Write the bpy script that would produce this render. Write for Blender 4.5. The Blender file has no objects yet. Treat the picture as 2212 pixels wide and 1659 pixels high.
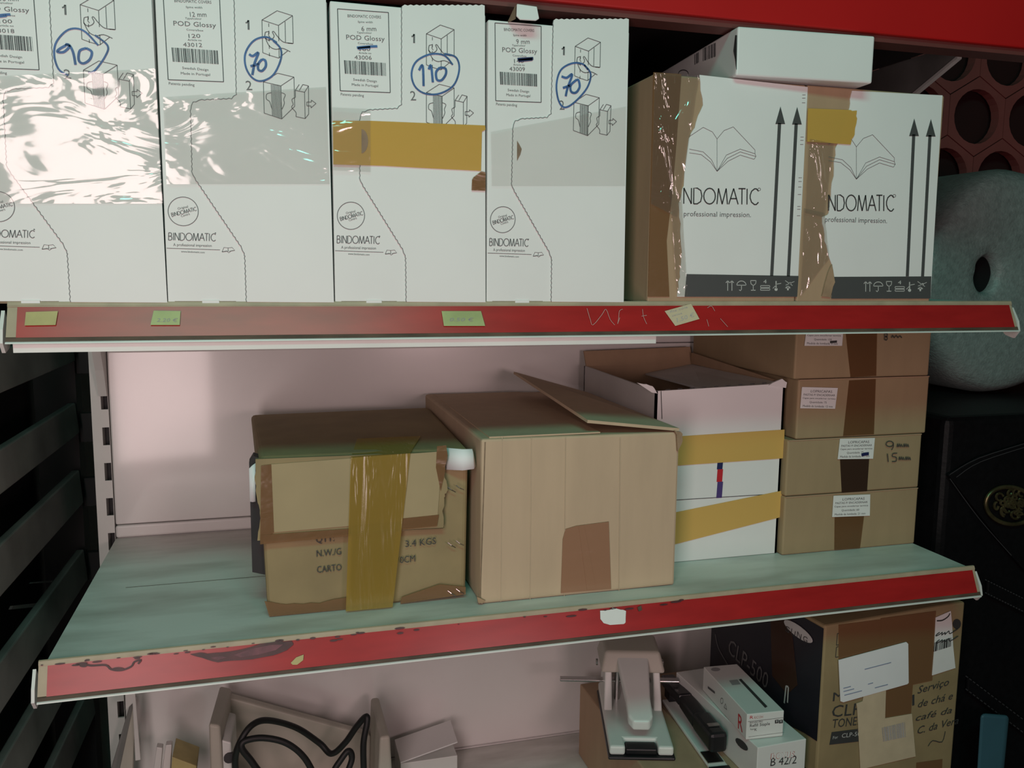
import bpy, bmesh, math, random
from mathutils import Vector, Matrix
random.seed(7)
S = bpy.context.scene
COL = S.collection
H = 1.4                      # height of the upper shelf top above the floor; coordinates below are relative to it

# ------------------------------------------------------------------ camera
CAM = Vector((0.2242, -1.27, 0.0335)); YAW, PIT, ROL, F = 0.2745, 0.1318, 0.0096, 1853.1
fw = Vector((math.sin(YAW)*math.cos(PIT), math.cos(YAW)*math.cos(PIT), -math.sin(PIT)))
rt = Vector((math.cos(YAW), -math.sin(YAW), 0)); up = rt.cross(fw)
r2 = rt*math.cos(ROL) + up*math.sin(ROL); u2 = -rt*math.sin(ROL) + up*math.cos(ROL)
cd = bpy.data.cameras.new('camera'); cam = bpy.data.objects.new('camera', cd); COL.objects.link(cam)
cd.sensor_width = 36; cd.lens = F/2212*36; cd.clip_start = .01
M = Matrix((r2, u2, -fw)).transposed().to_4x4(); M.translation = CAM + Vector((0, 0, H)); cam.matrix_world = M
S.camera = cam

# ------------------------------------------------------------------ world, lamps, exposure
w = bpy.data.worlds.new('world'); S.world = w; w.use_nodes = True
w.node_tree.nodes['Background'].inputs[0].default_value = (1, .86, .84, 1)
w.node_tree.nodes['Background'].inputs[1].default_value = .012
def area(name, loc, target, sx, sy, col, e):
    l = bpy.data.lights.new(name, 'AREA'); l.shape = 'RECTANGLE'; l.size = sx; l.size_y = sy; l.color = col; l.energy = e
    o = bpy.data.objects.new(name, l); COL.objects.link(o); o.location = (loc[0], loc[1], loc[2]+H)
    d = Vector(target)-Vector(loc); o.rotation_euler = d.to_track_quat('-Z', 'Y').to_euler(); return o
area('ceiling_tube_light', (.12, -1.88, 1.26), (.40, -.5, -.4), 1.0, .30, (.22, 1.0, .80), 14.5)
area('doorway_light', (-.11, -1.50, -.05), (.20, -.3, -.05), .30, 1.0, (1.0, .78, .76), 8.8)
area('pink_fill_light', (.72, -1.62, -.08), (.68, 0, -.15), .22, .22, (1.0, .70, .70), 3.4)  # added unseen pink fill, lifts the fronts and casts the flap shadow
S.view_settings.view_transform = 'Standard'; S.view_settings.look = 'None'
S.view_settings.exposure = -.3; S.view_settings.gamma = 1; S.view_settings.use_curve_mapping = False

# ------------------------------------------------------------------ materials
def mat(name, col, rough=.6, var=.08, scale=30, spec=.5, metal=0, bump=0, bscale=60, alpha=1, coat=0, stretch=(1, 1, 1), col2=None, thr=None):
    m = bpy.data.materials.new(name); m.use_nodes = True; nt = m.node_tree; b = nt.nodes['Principled BSDF']
    tc = nt.nodes.new('ShaderNodeTexCoord'); mp = nt.nodes.new('ShaderNodeMapping'); mp.inputs['Scale'].default_value = stretch
    nt.links.new(tc.outputs['Object'], mp.inputs[0])
    no = nt.nodes.new('ShaderNodeTexNoise'); no.inputs['Scale'].default_value = scale; no.inputs['Detail'].default_value = 5
    nt.links.new(mp.outputs[0], no.inputs['Vector'])
    cr = nt.nodes.new('ShaderNodeValToRGB')
    c2 = col2 if col2 else tuple(max(0, c*(1-2*var)) for c in col)
    lo, hi = thr if thr else (.3, .7)
    cr.color_ramp.elements[0].position = lo; cr.color_ramp.elements[1].position = hi
    cr.color_ramp.elements[0].color = (*c2, 1); cr.color_ramp.elements[1].color = (*col, 1)
    nt.links.new(no.outputs['Fac'], cr.inputs[0]); nt.links.new(cr.outputs[0], b.inputs['Base Color'])
    b.inputs['Roughness'].default_value = rough; b.inputs['Metallic'].default_value = metal
    b.inputs['Specular IOR Level'].default_value = spec; b.inputs['Alpha'].default_value = alpha
    b.inputs['Coat Weight'].default_value = coat; b.inputs['Coat Roughness'].default_value = .08
    if bump:
        n2 = nt.nodes.new('ShaderNodeTexNoise'); n2.inputs['Scale'].default_value = bscale; n2.inputs['Detail'].default_value = 4
        nt.links.new(mp.outputs[0], n2.inputs['Vector'])
        bp = nt.nodes.new('ShaderNodeBump'); bp.inputs['Strength'].default_value = bump; bp.inputs['Distance'].default_value = .004
        nt.links.new(n2.outputs['Fac'], bp.inputs['Height']); nt.links.new(bp.outputs[0], b.inputs['Normal'])
    return m
def tape_mat(name, tint, gloss, rough=.08, opacity=0.0, body=(1, 1, 1), bump=.5, bscale=45, stretch=(1, 1, 2.2), ang=.35):
    """thin plastic film: see-through tinted film with a glossy top"""
    m = bpy.data.materials.new(name); m.use_nodes = True; nt = m.node_tree
    for n in list(nt.nodes): nt.nodes.remove(n)
    out = nt.nodes.new('ShaderNodeOutputMaterial')
    tr = nt.nodes.new('ShaderNodeBsdfTransparent'); tr.inputs[0].default_value = (*tint, 1)
    df = nt.nodes.new('ShaderNodeBsdfDiffuse'); df.inputs[0].default_value = (*body, 1)
    m1 = nt.nodes.new('ShaderNodeMixShader'); m1.inputs[0].default_value = opacity
    nt.links.new(tr.outputs[0], m1.inputs[1]); nt.links.new(df.outputs[0], m1.inputs[2])
    gl = nt.nodes.new('ShaderNodeBsdfGlossy'); gl.inputs['Roughness'].default_value = rough
    tc = nt.nodes.new('ShaderNodeTexCoord'); no = nt.nodes.new('ShaderNodeTexNoise'); no.inputs['Scale'].default_value = bscale
    mp = nt.nodes.new('ShaderNodeMapping'); mp.inputs['Scale'].default_value = stretch; mp.inputs['Rotation'].default_value = (0, ang, 0)
    nt.links.new(tc.outputs['Object'], mp.inputs[0])
    no.inputs['Detail'].default_value = 3; no.inputs['Distortion'].default_value = 1.2
    nt.links.new(mp.outputs[0], no.inputs['Vector'])
    bp = nt.nodes.new('ShaderNodeBump'); bp.inputs['Strength'].default_value = bump; bp.inputs['Distance'].default_value = .01
    nt.links.new(no.outputs['Fac'], bp.inputs['Height']); nt.links.new(bp.outputs[0], gl.inputs['Normal'])
    m2 = nt.nodes.new('ShaderNodeMixShader'); m2.inputs[0].default_value = gloss
    nt.links.new(m1.outputs[0], m2.inputs[1]); nt.links.new(gl.outputs[0], m2.inputs[2])
    nt.links.new(m2.outputs[0], out.inputs[0]); return m
K = dict(
    paint=mat('white_enamel', (.78, .76, .74), .25, .02, 12, bump=.03, bscale=7, coat=.7),
    bracketm=mat('bracket_enamel', (.70, .69, .66), .4, .04, 20),
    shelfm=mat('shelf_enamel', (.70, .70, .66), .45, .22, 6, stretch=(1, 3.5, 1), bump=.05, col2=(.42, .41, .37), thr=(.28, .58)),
    shadepanel=mat('shaded_panel', (.022, .018, .017), .8, .1, 10),  # near-black colour stands in for shade behind and below the top shelf
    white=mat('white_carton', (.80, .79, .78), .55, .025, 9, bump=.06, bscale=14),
    whitelinshade=mat('white_liner_shaded', (.60, .58, .57), .6, .05, 14),
    label=mat('paper_label', (.80, .80, .78), .6, .03, 25),
    paper=mat('loose_paper', (.83, .84, .85), .6, .02, 25),
    kraft=mat('kraft_card', (.56, .41, .28), .75, .04, 16, stretch=(3, 3, .6), bump=.06, bscale=25),
    kraftfl=mat('kraft_card_flap', (.40, .31, .175), .75, .05, 16),
    kraftst=mat('kraft_card_stack', (.37, .265, .15), .75, .05, 14, stretch=(3, 3, .6), bump=.06, bscale=25),
    kraftlt=mat('kraft_crease', (.59, .44, .31), .75, .05, 16),
    kraftd=mat('kraft_card_brown', (.42, .28, .175), .75, .05, 16, stretch=(3, 3, .6), bump=.06, bscale=25),
    kraftolive=mat('kraft_card_olive', (.33, .245, .125), .75, .12, 14, stretch=(1, 1, 1), bump=.15, bscale=30),
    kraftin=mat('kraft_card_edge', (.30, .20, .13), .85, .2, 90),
    red=mat('red_rail_insert', (.42, .018, .018), .32, .10, 18, stretch=(1, 4, 4)),
    redhead=mat('red_header', (.50, .012, .012), .38, .05, 6),
    redlip=mat('header_lip', (.16, .045, .04), .5, .1, 10),
    beige=mat('rail_lip', (.46, .36, .25), .5, .1, 40),
    grime=mat('rail_grime', (.12, .075, .05), .7, .3, 25, stretch=(1, 3, 3)),
    ink=mat('black_ink', (.045, .045, .045), .6, .05),
    greyink=mat('grey_ink', (.10, .10, .105), .6, .05),
    paleink=mat('pale_ink', (.30, .30, .30), .6, .05),
    wordink=mat('word_ink', (.16, .16, .165), .6, .05),
    band=mat('dark_print_band', (.07, .073, .073), .5, .05),
    blue=mat('blue_marker', (.06, .15, .38), .5, .2, 60),
    navy=mat('navy_marker', (.012, .02, .10), .5, .1),
    clear=tape_mat('clear_tape', (.97, .96, .95), .105, .10, .06, (.8, .79, .78), .5, 11),
    clearw=tape_mat('clear_tape_wrinkled', (.93, .91, .88), .12, .10, .04, (.8, .79, .78), 1.0, 16, (2.5, 1, 1), .15),
    clear2=tape_mat('clear_tape_thin', (.95, .94, .93), .04, .14, .04, (.8, .79, .78), .2, 8),
    brown=tape_mat('brown_tape', (.70, .52, .38), .05, .22, .40, (.38, .22, .11), .2, 12),
    palebrown=tape_mat('pale_brown_tape', (.78, .66, .55), .04, .22, .25, (.30, .18, .09), .12, 9),
    redbrown=tape_mat('red_brown_tape', (.6, .36, .24), .04, .22, .7, (.46, .25, .155), .3, 12),
    darktape=tape_mat('dark_brown_tape', (.15, .09, .06), .04, .25, .8, (.055, .03, .02), .1, 9),
    yellow=tape_mat('yellow_tape', (.90, .64, .20), .04, .25, .6, (.78, .52, .13), .1, 7),
    olive=tape_mat('olive_tape', (.66, .48, .14), .06, .2, .5, (.45, .31, .07), .5, 14, (3, 1, .35), -.12),
    orange=tape_mat('orange_tape', (.85, .6, .25), .03, .3, .85, (.74, .47, .14), .06, 6),
    torn=mat('torn_kraft', (.44, .29, .18), .85, .18, 35, bump=.3, bscale=60),
    stain=mat('smudge', (.45, .42, .42), .7, .1, 30),
    rot=mat('dark_residue', (.10, .02, .025), .5, .3, 60),
    rot2=mat('purple_residue', (.20, .05, .07), .5, .3, 80),
    tag=mat('yellowed_tag', (.52, .44, .18), .5, .12, 40),
    tagg=mat('green_tag', (.42, .47, .20), .5, .12, 40),
    tagw=mat('cream_tag', (.62, .50, .34), .6, .06, 40),
    scratch=mat('scratch', (.55, .30, .28), .6, .05),
    slate=mat('dark_grey_slat', (.30, .29, .275), .5, .25, 9),
    slate2=mat('rack_post', (.018, .017, .018), .6, .2, 9),
    plaster=mat('plaster', (.72, .68, .64), .85, .12, 6, bump=.2),
    floor=mat('floor_tile', (.16, .15, .14), .5, .1, 6),
    bubble=mat('bubble_film', (.27, .31, .30), .45, .14, 120, bump=.35, bscale=260, spec=.5),
    leather=mat('black_leather', (.0055, .005, .006), .5, .2, 90, bump=.12, bscale=140, spec=.2),
    stitch=mat('stitch_thread', (.05, .045, .05), .6, .1),
    gold=mat('aged_gold', (.30, .24, .12), .35, .3, 40, metal=.85),
    bluecloth=mat('plain_blue', (.05, .13, .17), .45, .1, 8),
    lattice=mat('red_lattice', (.46, .10, .095), .5, .1, 12),
    latticeb=mat('dark_red_back', (.05, .008, .009), .7, .1, 12),
    machine=mat('machine_beige', (.50, .47, .40), .5, .06, 14),
    machinew=mat('punch_white', (.70, .71, .68), .35, .03, 14),
    black=mat('black_plastic', (.012, .012, .014), .35, .1, 30),
    rubber=mat('black_rubber', (.008, .009, .009), .55, .1, 40),
    steel=mat('steel', (.55, .53, .52), .25, .05, 30, metal=1),
    tonerblk=mat('toner_black_print', (.013, .013, .020), .5, .1, 20),
    redink=mat('red_ink', (.55, .02, .03), .5, .05),
    purple=mat('purple_print', (.08, .05, .20), .5, .05),
    pinkline=mat('pale_red_ink', (.55, .30, .28), .5, .05),
    whiteprint=mat('white_print', (.55, .55, .53), .6, .05),
    dimprint=mat('grey_print', (.12, .12, .12), .6, .05),
    blueprint=mat('blue_print', (.30, .36, .50), .6, .1),
)

# ------------------------------------------------------------------ helpers
class Pl:
    def __init__(s, p, n): s.p = Vector(p); s.n = Vector(n).normalized()
    def off(s, e): return Pl(s.p + s.n*e, s.n)
def Yp(y): return Pl((0, y, 0), (0, -1, 0))
def Zp(z): return Pl((0, 0, z), (0, 0, 1))
def Xp(x): return Pl((x, 0, 0), (-1, 0, 0))
def at(px, py, pl):
    """point of the plane pl seen at a pixel of the 2212x1659 photograph"""
    d = fw + r2*((px-1106)/F) - u2*((py-829.5)/F)
    return CAM + d*((pl.p-CAM).dot(pl.n)/d.dot(pl.n))
def cr(pts, n=6, closed=False):
    P = [Vector(p) for p in pts]; out = []; N = len(P)
    for i in range(N if closed else N-1):
        if closed: a, b, c, d = P[i-1], P[i], P[(i+1) % N], P[(i+2) % N]
        else: a, b, c, d = P[max(i-1, 0)], P[i], P[i+1], P[min(i+2, N-1)]
        for k in range(n):
            t = k/n
            out.append(.5*((2*b)+(c-a)*t+(2*a-5*b+4*c-d)*t*t+(3*b-a-3*c+d)*t**3))
    out.append(P[0] if closed else P[-1]); return out
def ell(cx, cy, rx, ry, n=28, rot=0, a0=0, a1=360):
    o = []
    for i in range(n+1):
        a = math.radians(a0+(a1-a0)*i/n); x, y = rx*math.cos(a), ry*math.sin(a); r = math.radians(rot)
        o.append((cx+x*math.cos(r)-y*math.sin(r), cy+x*math.sin(r)+y*math.cos(r)))
    return o
TXT = {}
def text_geo(s, shear=0):
    k = (s, shear)
    if k in TXT: return TXT[k]
    c = bpy.data.curves.new('t', 'FONT'); c.body = s; c.size = 1; c.resolution_u = 2; c.shear = shear
    o = bpy.data.objects.new('t', c); COL.objects.link(o)
    dg = bpy.context.evaluated_depsgraph_get(); me = o.evaluated_get(dg).to_mesh()
    v = [x.co.copy() for x in me.vertices]; f = [tuple(p.vertices) for p in me.polygons]
    x0 = min(p.x for p in v); x1 = max(p.x for p in v)
    v = [((p.x-x0)/(x1-x0), p.y/.70) for p in v]
    o.evaluated_get(dg).to_mesh_clear(); bpy.data.objects.remove(o); bpy.data.curves.remove(c)
    TXT[k] = (v, f); return TXT[k]
class MB:
    def __init__(s): s.v = []; s.f = []
    def add(s, v, f):
        n = len(s.v); s.v += [Vector(p) for p in v]; s.f += [tuple(i+n for i in q) for q in f]; return s
    def poly(s, pts): return s.add(pts, [tuple(range(len(pts)))])
    def ppoly(s, px, pl): return s.poly([at(a, b, pl) for a, b in px])
    def hexa(s, p):       # p: 4 bottom (ccw from above), 4 top
        return s.add(p, [(3, 2, 1, 0), (4, 5, 6, 7), (0, 1, 5, 4), (1, 2, 6, 5), (2, 3, 7, 6), (3, 0, 4, 7)])
    def box(s, x0, x1, y0, y1, z0, z1):
        return s.hexa([(x0, y0, z0), (x1, y0, z0), (x1, y1, z0), (x0, y1, z0), (x0, y0, z1), (x1, y0, z1), (x1, y1, z1), (x0, y1, z1)])
    def obox(s, o, ax, ay, az, lx, ly, lz):   # oriented box from corner
        o = Vector(o); X, Y, Z = Vector(ax)*lx, Vector(ay)*ly, Vector(az)*lz
        return s.hexa([o, o+X, o+X+Y, o+Y, o+Z, o+X+Z, o+X+Y+Z, o+Y+Z])
    def prism(s, pts, d):  # polygon extruded along vector d
        n = len(pts); P = [Vector(p) for p in pts]; d = Vector(d)
        s.add(P+[p+d for p in P], [tuple(range(n-1, -1, -1)), tuple(range(n, 2*n))]+[(i, (i+1) % n, n+(i+1) % n, n+i) for i in range(n)]); return s
    def slab(s, px, pl, t): return s.prism([at(a, b, pl) for a, b in px], -pl.n*t)
    def stroke(s, pts, wd, n):
        P = [Vector(p) for p in pts]; n = Vector(n); L = []; R = []
        for i, p in enumerate(P):
            t = P[min(i+1, len(P)-1)]-P[max(i-1, 0)]
            if t.length < 1e-9: t = Vector((1, 0, 0))
            b = t.normalized().cross(n)*wd/2
            L.append(p+b); R.append(p-b)
        m = len(P); s.add(L+R, [(i, i+1, m+i+1, m+i) for i in range(m-1)]); return s
    def ps(s, px, wpx, pl, smooth=0):
        P = [at(a, b, pl) for a, b in px]
        if smooth: P = cr(P, smooth)
        return s.stroke(P, wpx*(P[0]-CAM).dot(fw)/F, pl.n)
    def lines(s, px, wpx, pl):     # sharp corners: separate segments
        for a, b in zip(px[:-1], px[1:]): s.ps([a, b], wpx, pl)
        return s
    def text(s, t, a, b, hpx, pl, shear=0):    # baseline from pixel a to pixel b
        A, B = at(*a, pl), at(*b, pl); u = B-A
        v = pl.n.cross(u).normalized()*hpx*(A-CAM).dot(fw)/F
        V, Fc = text_geo(t, shear); s.add([A+u*x+v*y for x, y in V], Fc); return s
    def tube(s, pts, r, n=8, cap=True):
        P = [Vector(p) for p in pts]; rings = []; ref = None
        for i, p in enumerate(P):
            t = (P[min(i+1, len(P)-1)]-P[max(i-1, 0)]).normalized()
            if ref is None: ref = t.orthogonal().normalized()
            ref = (ref-t*ref.dot(t)).normalized(); b = t.cross(ref); rr = r[i] if isinstance(r, list) else r
            rings.append([p+(ref*math.cos(2*math.pi*k/n)+b*math.sin(2*math.pi*k/n))*rr for k in range(n)])
        v = [q for g in rings for q in g]; f = []
        for i in range(len(P)-1):
            for k in range(n): f.append((i*n+k, i*n+(k+1) % n, (i+1)*n+(k+1) % n, (i+1)*n+k))
        if cap: f += [tuple(range(n-1, -1, -1)), tuple(range((len(P)-1)*n, len(P)*n))]
        return s.add(v, f)
    def barcode(s, q, pl, n=34, seed=1):       # q: four pixels tl,tr,br,bl
        rnd = random.Random(seed); A, B, C, D = [at(*p, pl) for p in q]; x = 0; tot = []
        while x < 1: wd = rnd.choice((1, 1, 2, 3))/(n*2.6); tot.append((x, min(1, x+wd))); x += wd+rnd.choice((1, 1, 2))/(n*2.6)
        for a, b in tot: s.poly([A.lerp(B, a), A.lerp(B, b), D.lerp(C, b), D.lerp(C, a)])
        return s
    def grid(s, q, nx, ny, amp, pl, seed=3):   # wavy film between four pixels tl,tr,br,bl
        rnd = random.Random(seed); A, B, C, D = [at(*p, pl) for p in q]; v = []
        for j in range(ny+1):
            for i in range(nx+1):
                p = A.lerp(B, i/nx).lerp(D.lerp(C, i/nx), j/ny); v.append(p+pl.n*amp*(.25*rnd.random()+.3+.3*math.sin(i*.8+j*.5+seed)*math.cos(j*.9-i*.3)))
        return s.add(v, [(j*(nx+1)+i, (j+1)*(nx+1)+i, (j+1)*(nx+1)+i+1, j*(nx+1)+i+1) for j in range(ny) for i in range(nx)])
    def build(s, name, m, parent=None, label=None, bevel=0, seg=2, smooth=False, kind=None):
        base = Vector(parent['_b']) if parent is not None else Vector((0, 0, 0))
        me = bpy.data.meshes.new(name)
        me.from_pydata([tuple(p+Vector((0, 0, H))-base) for p in s.v], [], s.f)
        bm = bmesh.new(); bm.from_mesh(me)
        bmesh.ops.remove_doubles(bm, verts=bm.verts, dist=1e-6)
        if bevel:
            bmesh.ops.recalc_face_normals(bm, faces=bm.faces)
            es = [e for e in bm.edges if len(e.link_faces) == 2 and e.calc_face_angle(0) > .5]
            bmesh.ops.bevel(bm, geom=es, offset=bevel, segments=seg, affect='EDGES', profile=.5, clamp_overlap=True)
        bm.to_mesh(me); bm.free()
        if smooth:
            for p in me.polygons: p.use_smooth = True
        me.materials.append(K[m] if isinstance(m, str) else m)
        o = bpy.data.objects.new(name, me); COL.objects.link(o)
        if parent is not None: o.parent = parent; o['_b'] = parent['_b']
        else: o['_b'] = (0, 0, 0)
        if label: o['label'] = label
        if kind: o['kind'] = kind
        return o
def thing(name, label, cat, loc, group=None):
    o = bpy.data.objects.new(name, None); COL.objects.link(o); o.empty_display_size = .05
    l = (loc[0], loc[1], loc[2]+H); o.location = l; o['_b'] = l; o['label'] = label; o['category'] = cat
    if group: o['group'] = group
    return o
def wavy(a, b, amp, n):
    """pixel polyline from a to b with scalloped perforation waves"""
    ax, ay = a; bx, by = b; L = math.hypot(bx-ax, by-ay); nx, ny = -(by-ay)/L, (bx-ax)/L
    return [(ax+(bx-ax)*i/n+nx*amp*(i % 2), ay+(by-ay)*i/n+ny*amp*(i % 2)) for i in range(n+1)]
def ragged(pts, amp, seed, sub=5):
    rnd = random.Random(seed); o = []
    for (ax, ay), (bx, by) in zip(pts[:-1], pts[1:]):
        for k in range(sub):
            o.append((ax+(bx-ax)*k/sub+rnd.uniform(-amp, amp), ay+(by-ay)*k/sub+rnd.uniform(-amp, amp)))
    o.append(pts[-1]); return o

# ------------------------------------------------------------------ setting
MB().box(-2.2, 3.2, -3.0, .75, -1.44, -1.4).build('floor', 'floor', kind='structure')
MB().box(-2.2, 3.2, .66, .75, -1.4, 1.25).build('wall_back', 'plaster', kind='structure')

# ------------------------------------------------------------------ shelving frame
DU, DM, DL = -.4186, -.3963, -.40
ZM, ZL, Z2 = -.3443, -.735, .335
W = 1.0985
fr = thing('shelving_frame', 'white slotted steel shelving frame with smooth enamel back panels', 'shelving', (W/2, .02, -1.4))
for i, (x0, x1) in enumerate(((-.0155, .0062), (W-.0062, W+.0155))):
    m = MB(); ix0, ix1 = x0+.0125, x0+.0125+.0088
    if i: ix0, ix1 = x0+.001, x0+.0095
    m.box(x0, ix0, 0, .03, -1.4, .6).box(ix1, x1, 0, .03, -1.4, .6)
    z = .6; k = 0; zs = []
    top = -.1362+.05*14
    prev = .6
    while top > -1.35:
        if top < .58: m.box(ix0, ix1, 0, .003, top, prev); prev = top-.025
        top -= .05
    m.box(ix0, ix1, 0, .003, -1.4, prev)
    m.build('slotted_upright', 'bracketm', fr)
    MB().box(ix0, ix1, .018, .03, -1.4, .6).build('slot_shade', 'slate2', fr)  # dark backing stands in for the shade inside the slots
PX0, PX1 = .0072, W-.0072
def panel(z0, z1, m='paint', fold=.006):
    MB().box(PX0, PX1, .001, .016, z0, z1).build('back_panel', m, fr, bevel=.0022, seg=2)
panel(-.0805, -.02); panel(-.3255, -.0813)
MB().box(PX0, PX1, -.003, .012, -.3435, -.3262).build('panel_ledge', 'paint', fr, bevel=.003)
panel(-.4115, -.3445); panel(-.7335, -.4122); panel(-1.3, -.7345)
panel(-.019, .58, 'shadepanel')
MB().box(-.015, W+.015, -.40, .03, -1.4, -1.3).build('plinth', 'bracketm', fr)

def shelf(z, d, label, stick=None, lip=.008, thick=.03):
    t = thing('gondola_shelf', label, 'shelf', (W/2, d/2, z-thick), 'shelves of the white unit')
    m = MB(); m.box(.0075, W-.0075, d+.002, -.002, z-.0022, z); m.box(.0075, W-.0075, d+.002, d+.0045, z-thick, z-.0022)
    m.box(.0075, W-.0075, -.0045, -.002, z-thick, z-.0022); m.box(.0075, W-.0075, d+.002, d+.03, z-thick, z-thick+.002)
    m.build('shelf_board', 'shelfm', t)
    MB().box(.05, W-.05, d*.52-.0004, d*.52+.0004, z, z+.0003).build('board_fold', 'grime', t)
    for x in (-.0045, W+.0015):     # brackets with hooked front tab and a folded rear leg
        xr = x; wr = .0105 if x < 0 else .003
        rear = [(-.12, z-.0515), (-.045, z-.060), (-.020, z-.105), (-.006, z-.142), (-.0005, z-.142), (-.0005, z-.032), (-.12, z-.032)]
        MB().prism([(xr, a, b) for a, b in rear], (wr, 0, 0)).build('bracket', 'bracketm', t)
        prof = [(d-.013, z-.034), (d-.006, z-.043), (d+.006, z-.040), (d+.016, z-.031), (d*.6, z-.0515), (-.118, z-.0515), (-.118, z-.024), (d+.012, z-.024), (d, z-.006), (d-.010, z-.022)]
        MB().prism([(x, a, b) for a, b in prof], (.003, 0, 0)).build('bracket_arm', 'bracketm', t)
    # price rail: slanted red insert between two lips
    y0, zt, y1, zb = d, z+.0005, d-.0145, z-.0335
    e0, e1 = .001, W-.0005
    def rp(a, b): return y0+(y1-y0)*a-b*.9, zt+(zb-zt)*a-b*.4       # along slope, outwards
    def strip(a0, a1, out, th, m, name, x0=e0, x1=e1, label=None):
        (ya, za), (yb, zb_) = rp(a0, out), rp(a1, out); (yc, zc), (yd, zd) = rp(a1, out-th), rp(a0, out-th)
        MB().prism([(x0, ya, za), (x0, yb, zb_), (x0, yc, zc), (x0, yd, zd)], (x1-x0, 0, 0)).build(name, m, t, label)
    strip(-.02, .985, 0, .0018, 'beige', 'price_rail')
    strip(.085, .88, .0007, .0006, 'red', 'rail_insert', e0+.008, e1-.004, 'red insert of the price rail')
    strip(-.05, .045, .0016, .0016, 'beige', 'rail_lip'); strip(.055, .085, .001, .001, 'beige', 'rail_lip')
    strip(.86, .955, .0012, .0012, 'grime', 'rail_lip', label='grimy lower lip of the price rail'); strip(.965, 1.0, .0022, .0022, 'bracketm', 'rail_lip')
    n = Vector((0, -(zt-zb), -(y0-y1)))*-1
    n = Vector((0, zb-zt, y0-y1)); n = n if n.y < 0 else -n
    return t, Pl((0, y0, zt), n)
def rail_plane(z, d):
    y0, zt, y1, zb = d, z+.0005, d-.0145, z-.0335
    n = Vector((0, -(zt-zb), (y0-y1))); n.normalize()
    p = Pl((0, y0, zt), n); return p.off(.0016)
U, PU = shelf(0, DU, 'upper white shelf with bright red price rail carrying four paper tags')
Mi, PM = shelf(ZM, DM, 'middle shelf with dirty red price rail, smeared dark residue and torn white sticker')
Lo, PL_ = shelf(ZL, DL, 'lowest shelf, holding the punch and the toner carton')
PU = rail_plane(0, DU); PM = rail_plane(ZM, DM)
m = MB().box(.04, .16, DU+.0005, DU+.002, -.0445, -.0335)
MB().box(.006, .62, DU-.012, DU-.009, -.0425, -.0335).build('front_flange', 'bracketm', U)
def tagp(parent, px, pl, m, label, texts=(), ink='paleink'):
    o = MB().slab(px, pl.off(.0006), .0005).build('price_tag', m, parent, label)
    if texts:
        g = MB()
        for (s, a, b, h) in texts: g.text(s, a, b, h, pl.off(.0009), .2)
        g.build('tag_writing', ink, o)
tagp(U, [(56, 674), (125, 672), (120, 702), (53, 703)], PU, 'tag', 'yellowed blank tag at the left end of the rail')
tagp(U, [(332, 671), (390, 672), (388, 702), (325, 702)], PU, 'tagg', 'yellow green tag with faded price', [('2.20 €', (338, 695), (384, 695), 8)])
tagp(U, [(954, 672), (1039, 672), (1048, 704), (959, 704)], PU, 'tagg', 'green tag with faded price', [('0.50 €', (972, 694), (1024, 694), 8)])
tagp(U, [(1436, 672), (1493, 656), (1511, 689), (1459, 704)], PU, 'tagw', 'cream handwritten tag stuck on at a tilt', [('fita cola', (1448, 676), (1486, 665), 5), ('caixa', (1452, 684), (1474, 678), 4), ('1.50 €', (1463, 696), (1502, 683), 9)], 'stain')
g = MB(); q = PU.off(.0004)
for pts in ([(1268, 666), (1275, 690), (1281, 702), (1300, 680), (1309, 668), (1318, 690), (1328, 702)], [(1345, 668), (1338, 672), (1336, 690), (1334, 700), (1339, 686)], [(1388, 668), (1390, 684), (1397, 700)], [(1386, 683), (1397, 681)], [(1528, 665), (1537, 661), (1544, 672)], [(1527, 690), (1531, 705)], [(1556, 688), (1572, 706)]):
    g.ps(pts, 1.2, q, 3)
g.build('scratches', 'scratch', U)
# residue, stains and sticker on the middle rail
q = PM.off(.0006)
MB().slab(ragged([(410, 1413), (432, 1409), (448, 1412), (480, 1410), (520, 1404), (560, 1392), (600, 1386), (630, 1385), (634, 1392), (620, 1404), (590, 1416), (545, 1425), (500, 1427), (470, 1431), (448, 1426), (425, 1418), (410, 1413)], .8, 5, 2)[:-1], q, .0004).build('residue', 'rot', Mi)
MB().slab([(505, 1415), (540, 1402), (585, 1393), (612, 1392), (596, 1404), (560, 1414), (520, 1420)], q.off(.0003), .0003).build('residue', 'rot2', Mi)
MB().slab([(455, 1421), (478, 1417), (490, 1420), (470, 1426)], q.off(.0003), .0003).build('residue', 'rot2', Mi)
g = MB().ps([(172, 1438), (185, 1436), (198, 1438), (228, 1437), (240, 1446), (262, 1448), (283, 1440), (290, 1430), (304, 1426), (298, 1434)], 4, q, 4)
for _ in range(46):
    x = random.uniform(90, 1500); y = 1432-(x-83)*.1027+random.uniform(4, 14)+(1 if x > 700 else 0)*random.uniform(0, 4); r = random.uniform(1.5, 5)
    g.ppoly(ell(x, y, r*random.uniform(1, 3.2), r*.5, 8, -6)[:-1], q)
for cx, cy, rx in ((180, 1437, 9), (255, 1446, 14)): g.ppoly(ell(cx, cy, rx, 4.5, 12)[:-1], q.off(.0001))
g.build('rail_spots', 'rot', Mi, kind='stuff')
MB().slab([(628, 1432), (640, 1420), (656, 1414), (655, 1426), (642, 1436), (632, 1436)], q, .0005).build('glue_flake', 'tag', Mi)
MB().slab(ragged([(1297, 1319), (1318, 1318), (1324, 1313), (1340, 1317), (1352, 1319), (1351, 1345), (1347, 1348)], 1, 3, 2)+[(1318, 1350), (1304, 1346), (1297, 1337)], q, .0006).build('torn_sticker', 'label', Mi, 'torn remains of a white sticker')
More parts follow.
